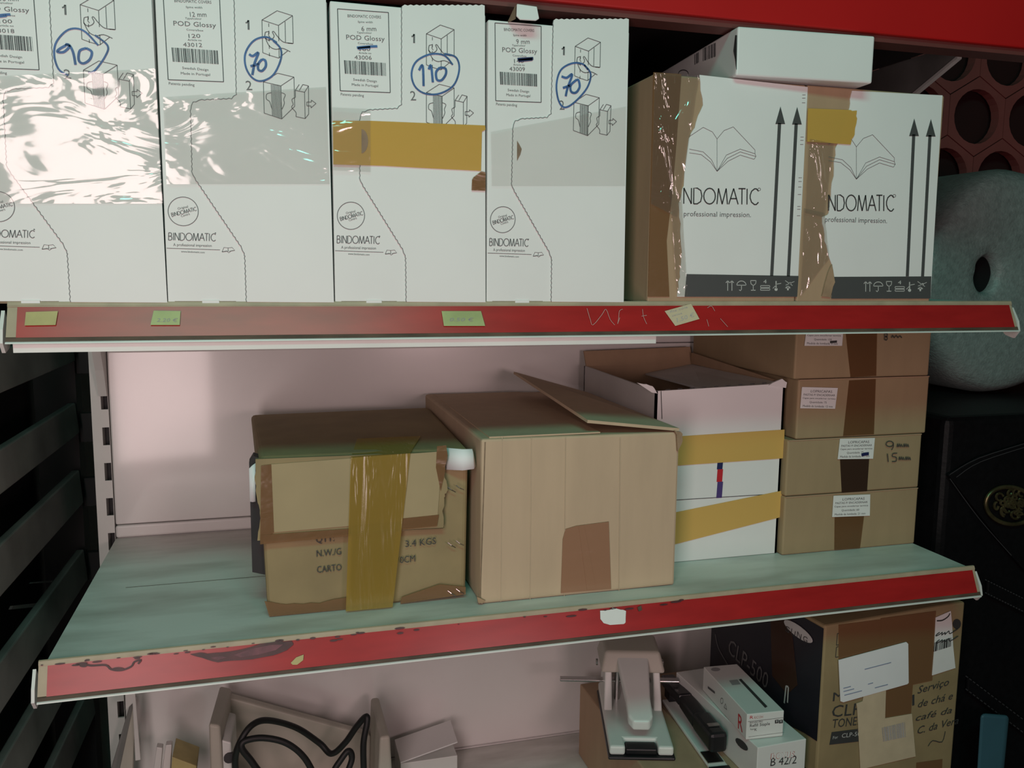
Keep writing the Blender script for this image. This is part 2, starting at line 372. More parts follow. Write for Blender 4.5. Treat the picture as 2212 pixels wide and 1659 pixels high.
MB().slab([(1377, 1312), (1385, 1308), (1387, 1318), (1380, 1321)], q, .0004).build('rail_spot', 'grime', Mi)
# red header of the shelf above
Hd = thing('header_shelf', 'bright red header panel and dark shelf crossing the top of the unit', 'shelf', (W/2, -.2, .29))
MB().hexa([(-.01, DU-.004, .2975), (W+.06, DU-.004, .2975), (W+.06, DU+.006, .2975), (-.01, DU+.006, .2975), (-.01, DU-.012, .47), (W+.06, DU-.012, .47), (W+.06, DU+.006, .47), (-.01, DU+.006, .47)]).build('header_panel', 'redhead', Hd, bevel=.002)
MB().box(-.01, W+.06, DU+.002, DU+.03, .2905, .2973).build('header_lip', 'redlip', Hd)
MB().box(.0, W, DU+.03, -.004, .334, .34).build('shelf_board', 'shadepanel', Hd)
for x in (W+.0015,):
    MB().prism([(x, a, b) for a, b in [(DU+.03, .3335), (-.004, .3335), (-.004, .20), (-.05, .215), (-.30, .318), (DU+.03, .32)]], (.003, 0, 0)).build('bracket', 'slate', Hd)  # white bracket coloured dark grey to carry its shade
    MB().prism([(x-.001, a, b) for a, b in [(-.05, .215), (-.30, .318), (-.30, .314), (-.05, .210)]], (.007, 0, 0)).build('bracket_edge', 'bracketm', Hd)

# ------------------------------------------------------------------ white upright cartons (upper shelf)
P3 = Yp(DU)
LET = {'B': [[(0, 0), (0, 1)], [(0, 1), (.3, 1), (.45, .9), (.45, .65), (.3, .53), (0, .53)], [(.3, .53), (.5, .43), (.52, .15), (.35, 0), (0, 0)]], 'I': [[(.08, 0), (.08, 1)]],
       'N': [[(0, 0), (0, 1), (.65, 0), (.65, 1)]], 'D': [[(0, 0), (0, 1), (.3, 1), (.6, .85), (.7, .5), (.6, .15), (.3, 0), (0, 0)]],
       'O': [[(.5+.5*math.cos(a*math.pi/8), .5+.5*math.sin(a*math.pi/8)) for a in range(17)]], 'M': [[(0, 0), (.12, 1), (.45, 0), (.78, 1), (.9, 0)]],
       'A': [[(0, 0), (.4, 1), (.8, 0)], [(.15, .36), (.65, .36)]], 'T': [[(0, 1), (.6, 1)], [(.3, 1), (.3, 0)]],
       'C': [[(.75, .85), (.55, 1), (.4, 1), (.15, .85), (.03, .6), (.03, .4), (.15, .15), (.4, 0), (.55, 0), (.75, .15)]]}
ADV = {'B': .68, 'I': .32, 'N': .85, 'D': .86, 'O': 1.14, 'M': 1.02, 'A': .82, 'T': .66, 'C': .85}
def wordmark(g, s, a, b, h, wpx, pl):
    """thin geometric capitals on a baseline from pixel a to pixel b"""
    tot = sum(ADV[c] for c in s); x = 0; ux, uy = (b[0]-a[0])/tot, (b[1]-a[1])/tot
    L = math.hypot(ux, uy); vx, vy = uy/L*h, -ux/L*h
    for c in s:
        for st in LET[c]:
            pts = [(a[0]+(x+p)*ux+q*vx, a[1]+(x+p)*uy+q*vy) for p, q in st]
            (g.ps if c in 'OCD' else g.lines)(pts, wpx, pl)
        x += ADV[c]
BW = .1490
def tall_carton(x0, label, mm, art, count, ztop=.2790):
    t = thing('upright_carton', label, 'carton', (x0+BW/2, DU+.14, 0), 'white upright cartons on the upper shelf')
    body = MB().box(x0, x0+BW, DU, DU+.285, .0006, ztop).build('carton_body', 'white', t, bevel=.0012)
    dx = x0-.2847
    def Q(p):        # pixel of the third carton -> pixel of this carton's face
        w = at(p[0], p[1], P3)+Vector((dx, 0, 0)); v = w-CAM; z = v.dot(fw)
        return (1106+F*v.dot(r2)/z, 829.5-F*v.dot(u2)/z)
    def QS(l): return [Q(p) for p in l]
    e1 = P3.off(.0014); e0 = P3.off(.0004)
    # outer front flap with torn, scalloped edges
    left = [(868, 226), (858, 235), (800, 238), (783, 243), (778, 256), (778, 384), (783, 398), (872, 541), (877, 557)]
    edge = QS(wavy((868, 14), (868, 226), 1.2, 34))
    for a, b in zip(left[:-1], left[1:]): edge += QS(wavy(a, b, 1.6, max(2, int(math.hypot(b[0]-a[0], b[1]-a[1])/5))))[1:]
    edge += QS(wavy((877, 557), (878, 652), 1.6, 18))
    right = QS([(1049, 653), (1047, 12)]); topw = QS(wavy((1047, 12), (868, 12), 2.2, 28))
    fl = MB().slab([(edge[0][0], edge[0][1])]+edge[1:]+right+topw[1:-1], e1, .0013).build('front_flap', 'white', t)
    MB().ps(edge, 1.5, e1.off(.0003)).build('perforation', 'wordink', t, 'torn perforated edge')
    MB().box(x0+.006, x0+.060, DU-.0002, DU+.004, .0002, .0022).build('corrugated_edge', 'kraftin', t)
    MB().box(x0+.03, x0+.045, DU-.0012, DU+.004, .0003, .0030).build('lock_tab', 'white', t)
    MB().box(x0+.035, x0+BW-.012, DU+.02, DU+.026, ztop, ztop+.0018).build('top_tuck', 'white', t)
    # label
    g = MB()
    fr_ = QS([(729, 19), (839, 27), (843, 200), (735, 196), (729, 19)]); g.lines(fr_, 1.7, e0)
    g.build('label_border', 'greyink', t)
    g = MB()
    for s, a, b, h in (('BINDOMATIC COVERS', (751, 37), (823, 40), 6), ('Spine width', (773, 49), (805, 50), 4.2), (mm+' mm', (781, 67), (813, 67), 10), ('Type/colour', (771, 72), (803, 73), 4),
                       ('POD Glossy', (748, 85), (831, 89), 10), ('Covers/box', (773, 95), (806, 97), 4), (count, (777, 110), (800, 110), 8), ('Article no', (775, 116), (802, 117), 4),
                       (art, (766, 128), (803, 129), 8.5), ('Swedish Design', (763, 174), (814, 178), 5.2), ('Made in Portugal', (760, 185), (817, 188), 5.2), ('Patents pending', (736, 206), (786, 209), 5.5)):
        g.text(s, Q(a), Q(b), h, e0)
    g.build('label_text', 'wordink', t)
    MB().barcode(QS([(743, 130), (833, 136), (834, 164), (745, 159)]), e0, 34, int(art)).build('barcode', 'greyink', t)
    # round mark, word mark, strap line, book sign
    g = MB(); g.ps(QS(ell(758, 466, 29.5, 29.5, 40)), 1.5, e0)
    g.text('Original', Q((748, 463)), Q((768, 458)), 5, e0); wordmark(g, 'BINDOMATIC', Q((736, 477)), Q((785, 464)), 8, 1.1, e0); g.text('Covers', Q((754, 478)), Q((771, 473)), 5, e0)
    g.build('round_mark', 'wordink', t)
    g = MB(); wordmark(g, 'BINDOMATIC', Q((728, 525)), Q((821, 527)), 16, 1.7, e0); g.ps([Q((819, 511)), Q((821, 510))], 2.5, e0)
    g.text('A professional impression', Q((737, 537)), Q((812, 539)), 6, e0); g.text('www.bindomatic.com', Q((752, 550)), Q((798, 552)), 4, e0)
    g.ps([Q((724, 541.5)), Q((828, 545))], 1.2, e0)
    g.ps(QS([(832, 549), (836, 540), (844, 541), (844, 548), (832, 549)]), 1, e0); g.ps(QS([(844, 548), (844, 541), (852, 540), (857, 546), (846, 548)]), 1, e0); g.ps(QS([(832, 549), (841, 547), (845, 551), (850, 547), (857, 546)]), 1, e0)
    g.build('trade_print', 'wordink', t)
    # opening instructions
    e2 = e1.off(.0003); g = MB()
    def D(l, wp=1.5): g.lines(QS(l), wp, e2)
    D([(921, 73), (951, 54), (981, 64), (953, 84), (921, 73), (921, 140), (936, 146)]); D([(953, 84), (953, 116)]); D([(981, 64), (981, 121), (970, 120)]); D([(966, 76), (966, 118)])
    for k in range(5): D([(934, 80+k*15), (934, 87+k*15)])
    g.ps(QS([(927, 98), (926, 108), (932, 114), (940, 112), (944, 106), (941, 98), (944, 97), (951, 107), (962, 118), (980, 121)]), 1.8, e2, 4)
    g.ps(QS([(926, 108), (934, 126), (946, 133), (960, 131), (975, 138)]), 1.8, e2, 4); g.ps(QS([(927, 98), (934, 97), (933, 104), (936, 108)]), 1.5, e2, 3)
    D([(936, 146), (952, 151), (970, 136)]); D([(953, 131), (953, 150)])
    D([(921, 200), (949, 182), (981, 190), (955, 208), (921, 200), (921, 264), (955, 276), (955, 208)]); D([(981, 190), (981, 250), (955, 276)])
    g.ps(QS([(936, 222), (927, 225), (926, 235), (932, 240), (935, 250), (937, 256)]), 1.6, e2, 4); g.ps(QS([(956, 222), (963, 226), (960, 236), (961, 244), (956, 256)]), 1.6, e2, 4)
    g.ps(QS([(982, 232), (976, 236), (978, 246), (975, 252), (983, 262), (983, 271)]), 1.6, e2, 4); D([(983, 271), (1001, 275), (1001, 221), (983, 217), (983, 232)])
    D([(983, 217), (991, 205)]); D([(991, 217), (998, 205), (1009, 208), (1001, 221)]); D([(1009, 208), (1008, 266), (1001, 275)])
    D([(1005, 241), (1014, 241), (1014, 237), (1023, 244), (1013, 253), (1013, 249), (1005, 249), (1005, 241)])
    g.build('diagram', 'wordink', t)
    g = MB()
    for k in range(9): g.ps(QS([(936+k*2.3, 205+k*.3), (937+k*2.3, 269+k*.8)]), 1.3, e2)
    g.build('diagram_shading', 'wordink', t)
    MB().ps(QS([(889, 79), (892, 78), (894.5, 74)]), 3, e2).ps(QS([(894.5, 73.5), (894.5, 93)]), 4, e2).build('step_number', 'wordink', t); MB().text('2', Q((887, 217)), Q((899, 217)), 20, e2).build('step_number', 'wordink', t)
    return t, e2
def hand(t, strokes, wpx, pl, m='blue', name='handwriting'):
    g = MB()
    for s in strokes: g.ps(s, wpx, pl, 6)
    return g.build(name, m, t)
X1, X2, X3, X4 = -.0180, .1331, .2847, .4362
c1, e = tall_carton(X1, 'white upright carton with circled blue 90, leftmost, glossy clear tape across it', '18', '43018', '100')
hand(c1, [[(212, 98), (180, 66), (148, 64), (122, 90), (117, 120), (127, 150), (148, 163)], [(205, 76), (232, 98), (228, 120), (205, 152), (190, 157)]], 3.8, e.off(.0004))
hand(c1, [[(142, 98), (128, 106), (124, 112), (138, 112), (150, 100), (142, 96), (150, 98), (158, 114), (163, 140)], [(186, 104), (172, 110), (170, 130), (180, 137), (194, 128), (198, 112), (186, 104)]], 5, e.off(.0004))
MB().grid([(-60, 168), (336, 148), (352, 440), (-60, 440)], 22, 14, .0016, e.off(.0008), 2).build('clear_tape', 'clear', c1, 'crumpled glossy clear tape', smooth=True)
hand(c1, [[(-8, 34), (8, 32), (22, 31)], [(-6, 36), (14, 34)]], 5, P3.off(.0008), 'blue', 'crossed_out_mark')
c2, e = tall_carton(X2, 'white upright carton marked 12 mm with circled blue 70, second from left', '12', '43012', '120')
hand(c2, [[(598, 92), (575, 80), (548, 88), (530, 115), (531, 145), (545, 168), (565, 175), (590, 162), (606, 130), (606, 105), (590, 88)]], 3.8, e.off(.0004))
hand(c2, [[(538, 117), (546, 121), (558, 114), (550, 136), (545, 162)], [(541, 143), (560, 138)], [(566, 128), (558, 138), (558, 150), (566, 153), (574, 143), (573, 131), (566, 128)]], 5, e.off(.0004))
MB().grid([(352, 210), (704, 188), (712, 398), (360, 398)], 20, 12, .0012, e.off(.0008), 4).build('clear_tape', 'clear', c2, 'clear tape with small creases', smooth=True)
c3, e = tall_carton(X3, 'white upright carton with circled blue 110 and a wide yellow tape band', '6', '43006', '160', .2800)
hand(c3, [[(978, 140), (960, 120), (930, 117), (900, 132), (889, 158), (896, 186), (918, 202), (950, 202), (980, 184), (992, 150), (985, 124), (960, 116)]], 3.8, e.off(.0004))
hand(c3, [[(905, 152), (913, 142), (915, 186)], [(926, 150), (931, 142), (935, 178)], [(950, 146), (942, 156), (944, 172), (954, 173), (963, 160), (962, 148), (950, 146)]], 5, e.off(.0004))
hand(c3, [[(771, 103), (790, 101), (815, 100)], [(773, 105), (800, 102)]], 5, P3.off(.0008), 'blue', 'crossed_out_mark')
q = e.off(.0010)
MB().slab([(719, 261), (800, 261), (1048, 271), (1049, 280), (1041, 284), (1039, 369), (900, 362), (830, 358), (720, 355)], q, .0006).build('yellow_tape', 'yellow', c3, 'wide yellow tape band')
MB().slab([(1023, 383), (1040, 370), (1049, 372), (1049, 412), (1019, 411), (1020, 388)], q.off(.0006), .0006).build('brown_tape', 'brown', c3, 'torn end of brown tape')
MB().grid([(716, 232), (800, 236), (800, 372), (718, 368)], 7, 9, .0016, q.off(.001), 9).build('clear_tape', 'clear', c3, smooth=True)
MB().slab(ell(781, 305, 14, 26, 18, 0, -90, 90), q.off(.0004), .0004).build('finger_hole', 'torn', c3, 'torn finger hole under the tape')
c4, e = tall_carton(X4, 'white upright carton with circled blue 70 and a raised top tab, beside brown carton', '9', '43009', '140', .2760)
hand(c4, [[(1270, 150), (1258, 138), (1235, 137), (1211, 152), (1202, 184), (1207, 218), (1220, 232), (1242, 220), (1268, 190), (1276, 160), (1262, 140)]], 3.8, e.off(.0004))
hand(c4, [[(1213, 165), (1224, 168), (1236, 161), (1226, 190), (1222, 208)], [(1216, 190), (1234, 184)], [(1246, 172), (1233, 184), (1234, 198), (1244, 200), (1252, 188), (1250, 174), (1246, 172)]], 5, e.off(.0004))
hand(c4, [[(1118, 128), (1135, 127), (1152, 126)], [(1120, 131), (1150, 128)]], 6, P3.off(.0008), 'navy', 'crossed_out_mark')
ft = Pl((0, DU-.018, .277), (0, -1, .10))
MB().slab([(1117, 8), (1160, 14), (1165, 40), (1158, 44), (1124, 42), (1116, 34)], ft, .0022).build('top_tab', 'white', c4, 'raised tab standing above the top edge', bevel=.0006)
MB().prism([at(1116, 8, ft)+Vector((0, .003, 0)), at(1116, 34, ft)+Vector((0, .003, -.002)), at(1107, 33, ft)+Vector((0, .02, -.002))], (0, .001, 0)).build('tab_edge', 'kraftin', c4)
MB().grid([(1060, 285), (1352, 230), (1350, 402), (1062, 402)], 14, 8, .0006, e.off(.0006), 8).build('clear_tape', 'clear2', c4, smooth=True)
MB().slab([(1117, 304), (1122, 312), (1127, 322), (1124, 334), (1117, 347)], e.off(.0003), .0003).build('finger_hole', 'kraftin', c4, 'torn finger hole')

# ------------------------------------------------------------------ two big printed cartons
def icons(g, x0, x1, y, pl):
    s = (x1-x0)/5; k = 11
    for i in (-4, 5):
        x = x0+i; g.lines([(x, y+k), (x, y-k)], 1.6, pl); g.lines([(x-4, y-k+5), (x, y-k), (x+4, y-k+5)], 1.5, pl)
    x = x0+s; g.ps(ell(x, y-1, 10, 9, 12, 0, 180, 360), 1.5, pl); g.lines([(x-10, y-1), (x+10, y-1)], 1.4, pl); g.ps([(x, y-1), (x, y+8), (x-2, y+11), (x-5, y+9)], 1.6, pl)
    x = x0+2*s; g.lines([(x-6, y-11), (x+6, y-11), (x+5, y-4), (x, y), (x-5, y-4), (x-6, y-11)], 1.5, pl); g.lines([(x, y), (x, y+10)], 1.5, pl); g.lines([(x-5, y+10), (x+5, y+10)], 1.6, pl)
    x = x0+3*s; g.text('4', (x-4, y-5), (x+3, y-5), 8, pl)
    for a in (0, 6): g.lines([(x-10, y+a), (x+10, y+a), (x+10, y+a+4), (x-10, y+a+4), (x-10, y+a)], 1.3, pl)
    x = x0+4*s; g.lines([(x-2, y-10), (x-2, y+6)], 2.6, pl); g.ppoly(ell(x-2, y+8, 3.5, 3.5, 10)[:-1], pl); g.lines([(x-2, y-3), (x+9, y-5)], 1.4, pl); g.lines([(x-9, y+6), (x-2, y-1)], 1.4, pl)
    x = x0+5*s; g.ppoly(ell(x+3, y-5, 2.5, 2.5, 8)[:-1], pl); g.lines([(x-8, y-11), (x+8, y)], 1.2, pl); g.lines([(x+12, y-9), (x-7, y-1)], 1.2, pl); g.lines([(x-8, y+5), (x+4, y+5), (x-2, y+1), (x-8, y+5)], 1.5, pl); g.lines([(x-2, y+5), (x-2, y+10)], 4, pl)
def big_carton(x0, x1, zt, label):
    t = thing('printed_carton', label, 'carton', ((x0+x1)/2, DU+.15, 0), 'wide printed cartons on the upper shelf')
    MB().box(x0, x1, DU, DU+.31, .0008, zt).build('carton_body', 'kraftd', t, bevel=.002)
    return t
P5 = Yp(DU); e = P5.off(.0012); ei = P5.off(.0016)
A = big_carton(.6140, .7955, .2375, 'brown carton with white printed front and torn brown left strip, beside white upright cartons')
strip = ragged([(1512, 163), (1518, 228), (1500, 275), (1487, 300), (1476, 400), (1466, 440), (1471, 500), (1472, 560), (1468, 600), (1463, 641)], 1.6, 4, 4)
MB().slab(strip+[(1722, 641), (1745, 188)], e, .001).build('white_facing', 'white', A, 'white printed face sheet')
MB().slab([(1412, 156), (1472, 160), (1462, 300), (1452, 420), (1440, 520), (1446, 641), (1400, 641), (1405, 430)], P5.off(.0013), .001).build('brown_tape', 'brown', A, 'brown tape strip')
MB().grid([(1414, 158), (1510, 164), (1462, 470), (1405, 440)], 7, 14, .0022, P5.off(.0026), 5).build('clear_tape', 'clearw', A, smooth=True)
MB().grid([(1445, 410), (1472, 420), (1484, 640), (1462, 640)], 3, 12, .0022, P5.off(.0026), 15).build('clear_tape', 'clearw', A, smooth=True)
def front_print(t, dx, dyt, word0, wy, arrows, band, strips, ic):
    g = MB(); wordmark(g, 'NDOMATIC', *word0, 34, 2.7, ei); g.ps(ell(word0[1][0]-1, word0[1][1]-33, 3, 3, 10), .9, ei); g.build('trade_print', 'ink', t)
    g = MB(); g.text(*wy, ei); g.build('strap_line', 'wordink', t)
    bx, by = dx, dyt; g = MB()
    for l in ([(-60, -45), (-30, -65), (-10, -55), (0, -40), (0, 30)], [(0, -40), (15, -58), (35, -66), (82, -16), (82, -8), (50, -18), (20, -5), (0, 30)], [(82, -8), (84, -2), (50, -12), (22, 2), (0, 30)], [(84, -2), (80, 4), (50, -5), (24, 8), (0, 30)], [(-60, -18), (-30, -12), (-12, 5), (0, 30)], [(-60, -10), (-34, -6), (-14, 10), (0, 30)]):
        g.lines([(bx+a, by+b) for a, b in l], .9, ei)
    g.build('book_print', 'wordink', t)
    g = MB()
    for (tx, ty, sx, sy, bx2, by2) in arrows:
        g.ppoly([(tx, ty), (tx+10, ty+38), (tx-11, ty+38)], ei); g.ps([(sx, sy), (bx2, by2)], 8, ei)
    g.build('up_arrows', 'band', t)
    MB().ppoly(band, ei).build('print_band', 'band', t)
    g = MB(); icons(g, *ic, ei.off(.0003)); g.build('handling_signs', 'whiteprint', t)
front_print(A, 1549, 340, ((1477, 440), (1641, 442)), ('professional impression.', (1477, 467), (1622, 469), 11),
            [(1686, 230, 1684, 266, 1667, 596), (1722, 231, 1720, 267, 1703, 597)], [(1483, 592), (1725, 596), (1722, 641), (1479, 641)], None, (1576, 1704, 617))
g = MB()
for yy in (205, 212, 222, 296, 303, 312, 384, 392, 404, 420, 446, 452, 466):
    x = 1742-(yy-188)*.045; g.ps([(x-8, yy), (x-1, yy)], 1, ei)
g.build('edge_ticks', 'wordink', A)
B = big_carton(.7970, .9785, .2378, 'brown carton with white printed front, torn strip down its left, next to bubble wrap')
strip = ragged([(1840, 195), (1836, 232), (1820, 275), (1806, 320), (1800, 380), (1792, 440), (1790, 462), (1776, 470), (1782, 520), (1794, 560), (1802, 605), (1797, 641)], 1.6, 6, 4)
MB().slab(strip+[(2010, 645), (2036, 206)], e, .001).build('white_facing', 'white', B, 'white printed face sheet')
MB().slab(ragged([(1795, 641), (1803, 610), (1798, 570), (1786, 600), (1776, 640)], 1, 8, 3), e.off(.0014), .001).build('torn_card', 'torn', B)
MB().grid([(1748, 300), (1800, 310), (1780, 470), (1738, 460)], 6, 12, .0024, P5.off(.0022), 7).build('clear_tape', 'clearw', B, smooth=True)
MB().grid([(1736, 450), (1780, 460), (1790, 560), (1728, 640)], 6, 12, .0024, P5.off(.0022), 17).build('clear_tape', 'clearw', B, smooth=True)
MB().slab([(1746, 234)]+ragged([(1838, 238), (1850, 240), (1851, 256), (1846, 290), (1840, 302), (1838, 312)], 1.4, 9, 3)+[(1744, 306)], e.off(.0016), .0008).build('yellow_tape', 'yellow', B, 'yellow tape patch')
front_print(B, 1850, 357, ((1790, 455), (1933, 456)), ('professional impression.', (1782, 479), (1916, 482), 11),
            [(1975, 256, 1974, 290, 1960, 597), (2011, 257, 2009, 292, 1993, 597)], [(1799, 598), (2012, 597), (2010, 645), (1796, 645)], None, (1874, 1990, 619))

# white flat carton lying on both
a = math.radians(-4); ax = (math.cos(a), math.sin(a), 0); ay = (-math.sin(a), math.cos(a), 0)
o = at(1590, 163, Zp(.2392)); Wt = thing('flat_white_carton', 'flat white carton lying across the two printed cartons', 'carton', (o.x+.1, o.y+.15, .2392))
P = Pl(o, (math.sin(a), -math.cos(a), 0))
pr = at(1884, 180, P); lx = (pr-o).dot(Vector(ax))
MB().obox(o, ax, ay, (0, 0, 1), lx, .30, .0497).build('carton_body', 'white', Wt, bevel=.002)
ps = Pl(o, (-math.cos(a), -math.sin(a), 0)); g = MB()
MB().slab([(1588, 76), (1584, 110), (1588, 130), (1590, 150), (1591, 76)], ps.off(.0008), .0006).build('torn_corner', 'ink', Wt)
g.barcode([(1518, 105), (1546, 92), (1546, 122), (1518, 132)], ps.off(.0008), 12, 3); g.barcode([(1500, 118), (1510, 112), (1510, 134), (1500, 140)], ps.off(.0008), 5, 4)
g.ps(ell(1476, 160, 11, 9, 14, 0, 180, 360), 2, ps.off(.0008)); g.build('side_print', 'greyink', Wt)

# ------------------------------------------------------------------ middle shelf
# taped olive carton
Y1 = -.338; zb = ZM+.0006; F1 = Yp(Y1)
T1 = thing('taped_carton', 'battered brown carton with folded lid taped down, at the left of the middle shelf', 'carton', (.32, -.19, ZM))
fl0, fr0 = at(577, 1330, Yp(Y1)), at(1008, 1288, Yp(Y1))
x0b, x1b, x0t, x1t = .2125, .4345, .2075, .4375; zt = -.166
m = MB().hexa([(x0b, Y1, zb), (x1b, Y1+.004, zb), (x1b+.004, -.045, zb), (.206, -.045, zb), (x0t, Y1, zt), (x1t, Y1+.004, zt-.002), (.443, -.05, zt+.001), (.194, -.05, zt-.001)])
m.build('carton_body', 'kraftolive', T1, bevel=.006, seg=3)
f = F1.off(.002)
MB().slab([(538, 1000), (547, 985), (590, 1000), (590, 1190), (575, 1242), (545, 1236)], Yp(-.325), .02).build('gap_shade', 'slate2', T1, 'dark slab for the shade in the torn left side')  # solid dark slab stands in for the shade of an opening
flap = ragged([(553, 1000), (551, 1060), (562, 1110), (556, 1168)], 2.2, 3, 6)+[(700, 1158), (960, 1140)]+ragged([(957, 1140), (958, 1080), (966, 1060), (960, 1010), (966, 976)], 2.2, 5, 5)
MB().slab([(552, 992)]+flap, F1.off(.007), .005).build('folded_flap', 'kraftolive', T1, 'front flap folded down from the top')
fp = F1.off(.0084)
MB().slab([(586, 1003), (955, 975), (945, 1120), (592, 1150)], fp, .001).build('flap_panel', 'kraftfl', T1, 'lighter panel of the folded flap')
MB().slab([(564, 1006), (586, 1003), (592, 1150), (562, 1168)], fp.off(.0004), .0006).build('brown_tape', 'brown', T1)
MB().slab([(562, 1156), (756, 1142), (756, 1158), (562, 1176)], fp.off(.0008), .0006).build('brown_tape', 'brown', T1)
MB().slab([(870, 1120), (948, 1112), (944, 1136), (868, 1144)], fp.off(.0008), .0006).build('brown_tape', 'brown', T1)
MB().slab([(944, 964), (964, 962)]+ragged([(968, 985), (960, 1020), (952, 1060)], 1.5, 4, 3)+[(942, 1010)], fp.off(.0008), .0006).build('brown_tape', 'brown', T1)
MB().slab(ragged([(572, 1300), (620, 1306), (690, 1302), (750, 1290)], 1.5, 7, 4)+[(748, 1316), (582, 1332)], F1.off(.0016), .0008).build('brown_tape', 'brown', T1)
MB().slab([(868, 1290), (950, 1262), (1006, 1268), (1006, 1284), (865, 1304)], F1.off(.0016), .0008).build('brown_tape', 'brown', T1)
tp = F1.off(.0105)
MB().grid([(758, 988), (886, 979), (848, 1311), (747, 1320)], 9, 14, .0014, tp, 6).build('yellow_tape', 'olive', T1, 'wide yellow tape strip down the front', smooth=True)
g = MB()
g.poly([at(758, 988, tp), at(886, 979, tp), (.393, -.27, zt+.0022), (.318, -.27, zt+.0022)]); g.build('yellow_tape', 'olive', T1)
for s, a_, b_ in (('N.W./G', (684, 1203), (737, 1198)), ('CARTO', (685, 1238), (738, 1232)), ('3.4 KGS', (876, 1182), (942, 1175)), ('0CM', (864, 1217), (897, 1213)), ('QTY:', (683, 1173), (722, 1169))): MB().text(s, a_, b_, 15, F1.off(.0013)).build('stencil_text', 'ink', T1)
for i, yy in enumerate((1048, 1168, 1272)):
    for x in (967, 985):
        MB().tube([at(x, yy+(x == 985)*-4+4, F1.off(.003)), at(x+8, yy+10-(x == 985)*4, F1.off(.004)), at(x+17, yy+15-(x == 985)*5, F1.off(.003))], .0006, 5).build('staple', 'steel', T1)
def sheet(name, label, pts_a, pts_b, m='paper'):
    t = thing(name, label, 'paper', sum((Vector(p) for p in pts_a), Vector())/len(pts_a))
    n = len(pts_a); g = MB().add(list(pts_a)+list(pts_b), [(i, i+1, n+i+1, n+i) for i in range(n-1)])
    o = g.build('paper_sheet', m, t, smooth=True); md = o.modifiers.new('t', 'SOLIDIFY'); md.thickness = .0012; return t
ff = F1.off(.012)
sheet('white_sheet', 'white curled sheet poking out of the taped carton, right side', [at(966, 973, ff)+Vector((0, .016, 0)), at(1000, 971, ff)+Vector((0, .002, 0)), at(1020, 971, ff)+Vector((0, .003, 0)), at(1026, 985, ff)+Vector((0, .010, 0))],
      [at(962, 1020, ff)+Vector((0, .014, 0)), at(1000, 1016, ff), at(1022, 1013, ff), at(1029, 1010, ff)+Vector((0, .008, 0))])
sheet('white_sheet', 'white sheet edge poking out of the taped carton, left side', [at(538, 1012, Yp(-.335)), at(545, 1005, Yp(-.335)), at(552, 1000, Yp(-.335))], [at(540, 1083, Yp(-.335)), at(546, 1084, Yp(-.335)), at(552, 1083, Yp(-.335))])

# open kraft carton
Y2 = -.361; F2 = Yp(Y2)
T2 = thing('open_carton', 'plain kraft carton with one top flap lifted, in the middle of the shelf', 'carton', (.566, -.18, ZM))
xa, xb, zt = .4455, .6880, -.1535
MB().hexa([(xa, Y2, zb), (xb, Y2+.001, zb), (xb, -.012, zb), (xa, -.012, zb), (xa, Y2, zt+.001), (xb, Y2+.001, zt-.001), (xb, -.012, zt), (xa-.002, -.012, zt+.002)]).build('carton_body', 'kraft', T2, bevel=.003, seg=2)
MB().prism([(xb-.002, Y2-.0005, zt), (xb-.002, -.05, zt), (xb-.118, -.05, zt+.034), (xb-.118, Y2-.0005, zt+.0145)], (.0005, 0, .0035)).build('top_flap', 'kraft', T2, 'lifted top flap')
MB().box(xa+.01, xb-.1, Y2+.004, -.02, zt+.0008, zt+.0025).build('top_flap', 'kraft', T2)
g = MB().slab([(1222, 1143), (1245, 1136), (1315, 1127), (1320, 1272), (1212, 1281), (1216, 1165)], F2.off(.0012), .0008); g.build('brown_tape', 'redbrown', T2, 'red brown tape at the bottom of the front')
MB().slab([(1250, 1136), (1262, 1134), (1288, 1273), (1268, 1275)], F2.off(.0016), .0005).build('tape_crease', 'redbrown', T2)
g = MB()
for x in (1085, 1148, 1222, 1340): g.ps([(x, 945), (x-3, 1300)], 1.2, F2.off(.0006))
g.build('crease', 'kraftlt', T2)
MB().ps([(1048, 955), (1046, 1020), (1041, 1180), (1036, 1305)], 2.2, F2.off(.0008)).build('corner_crack', 'kraftin', T2)
MB().slab(ragged([(1458, 930), (1476, 936), (1472, 960)], 1.5, 3, 3)+[(1464, 975), (1462, 940)], F2.off(.003), .003).build('torn_corner', 'torn', T2)
MB().slab(ragged([(1031, 1290), (1048, 1297), (1042, 1304)], .8, 4, 3)+[(1033, 1302)], F2.off(.003), .003).build('torn_corner', 'torn', T2)

# white open carton with orange tape
Y3 = -.284; F3 = Yp(Y3)
T3 = thing('white_open_carton', 'white carton open at the top with two orange tape bands', 'carton', (.79, -.15, ZM))
xa, xb, zt, yb = .6910, .8775, -.1165, -.025; th = .003
def wall4(name, p0, p1, z0, z1, z1b, inn, m, label=None):
    """panel from p0 to p1 (xy), leaning out at the top by inn"""
    d = Vector((p1[0]-p0[0], p1[1]-p0[1], 0)).normalized(); n = Vector((d.y, -d.x, 0))*th
    A0, A1 = Vector((p0[0], p0[1], z0)), Vector((p1[0], p1[1], z0)); B0, B1 = Vector((p0[0]+inn[0], p0[1]+inn[1], z1)), Vector((p1[0]+inn[0], p1[1]+inn[1], z1b))
    MB().hexa([A0, A1, A1-n, A0-n, B0, B1, B1-n, B0-n]).build(name, m, T3, label)
wall4('front_panel', (xa, Y3), (xb, Y3), zb, zt, zt+.005, (0, 0), 'white')
wall4('side_panel', (xa, yb), (xa, Y3), zb, zt+.004, zt, (0, 0), 'whitelinshade', 'left side, darkened in colour for shade')  # duller white puts the shade into this side's colour
wall4('side_panel', (xb, Y3), (xb, yb), zb, zt+.005, zt+.002, (0, 0), 'whitelinshade')
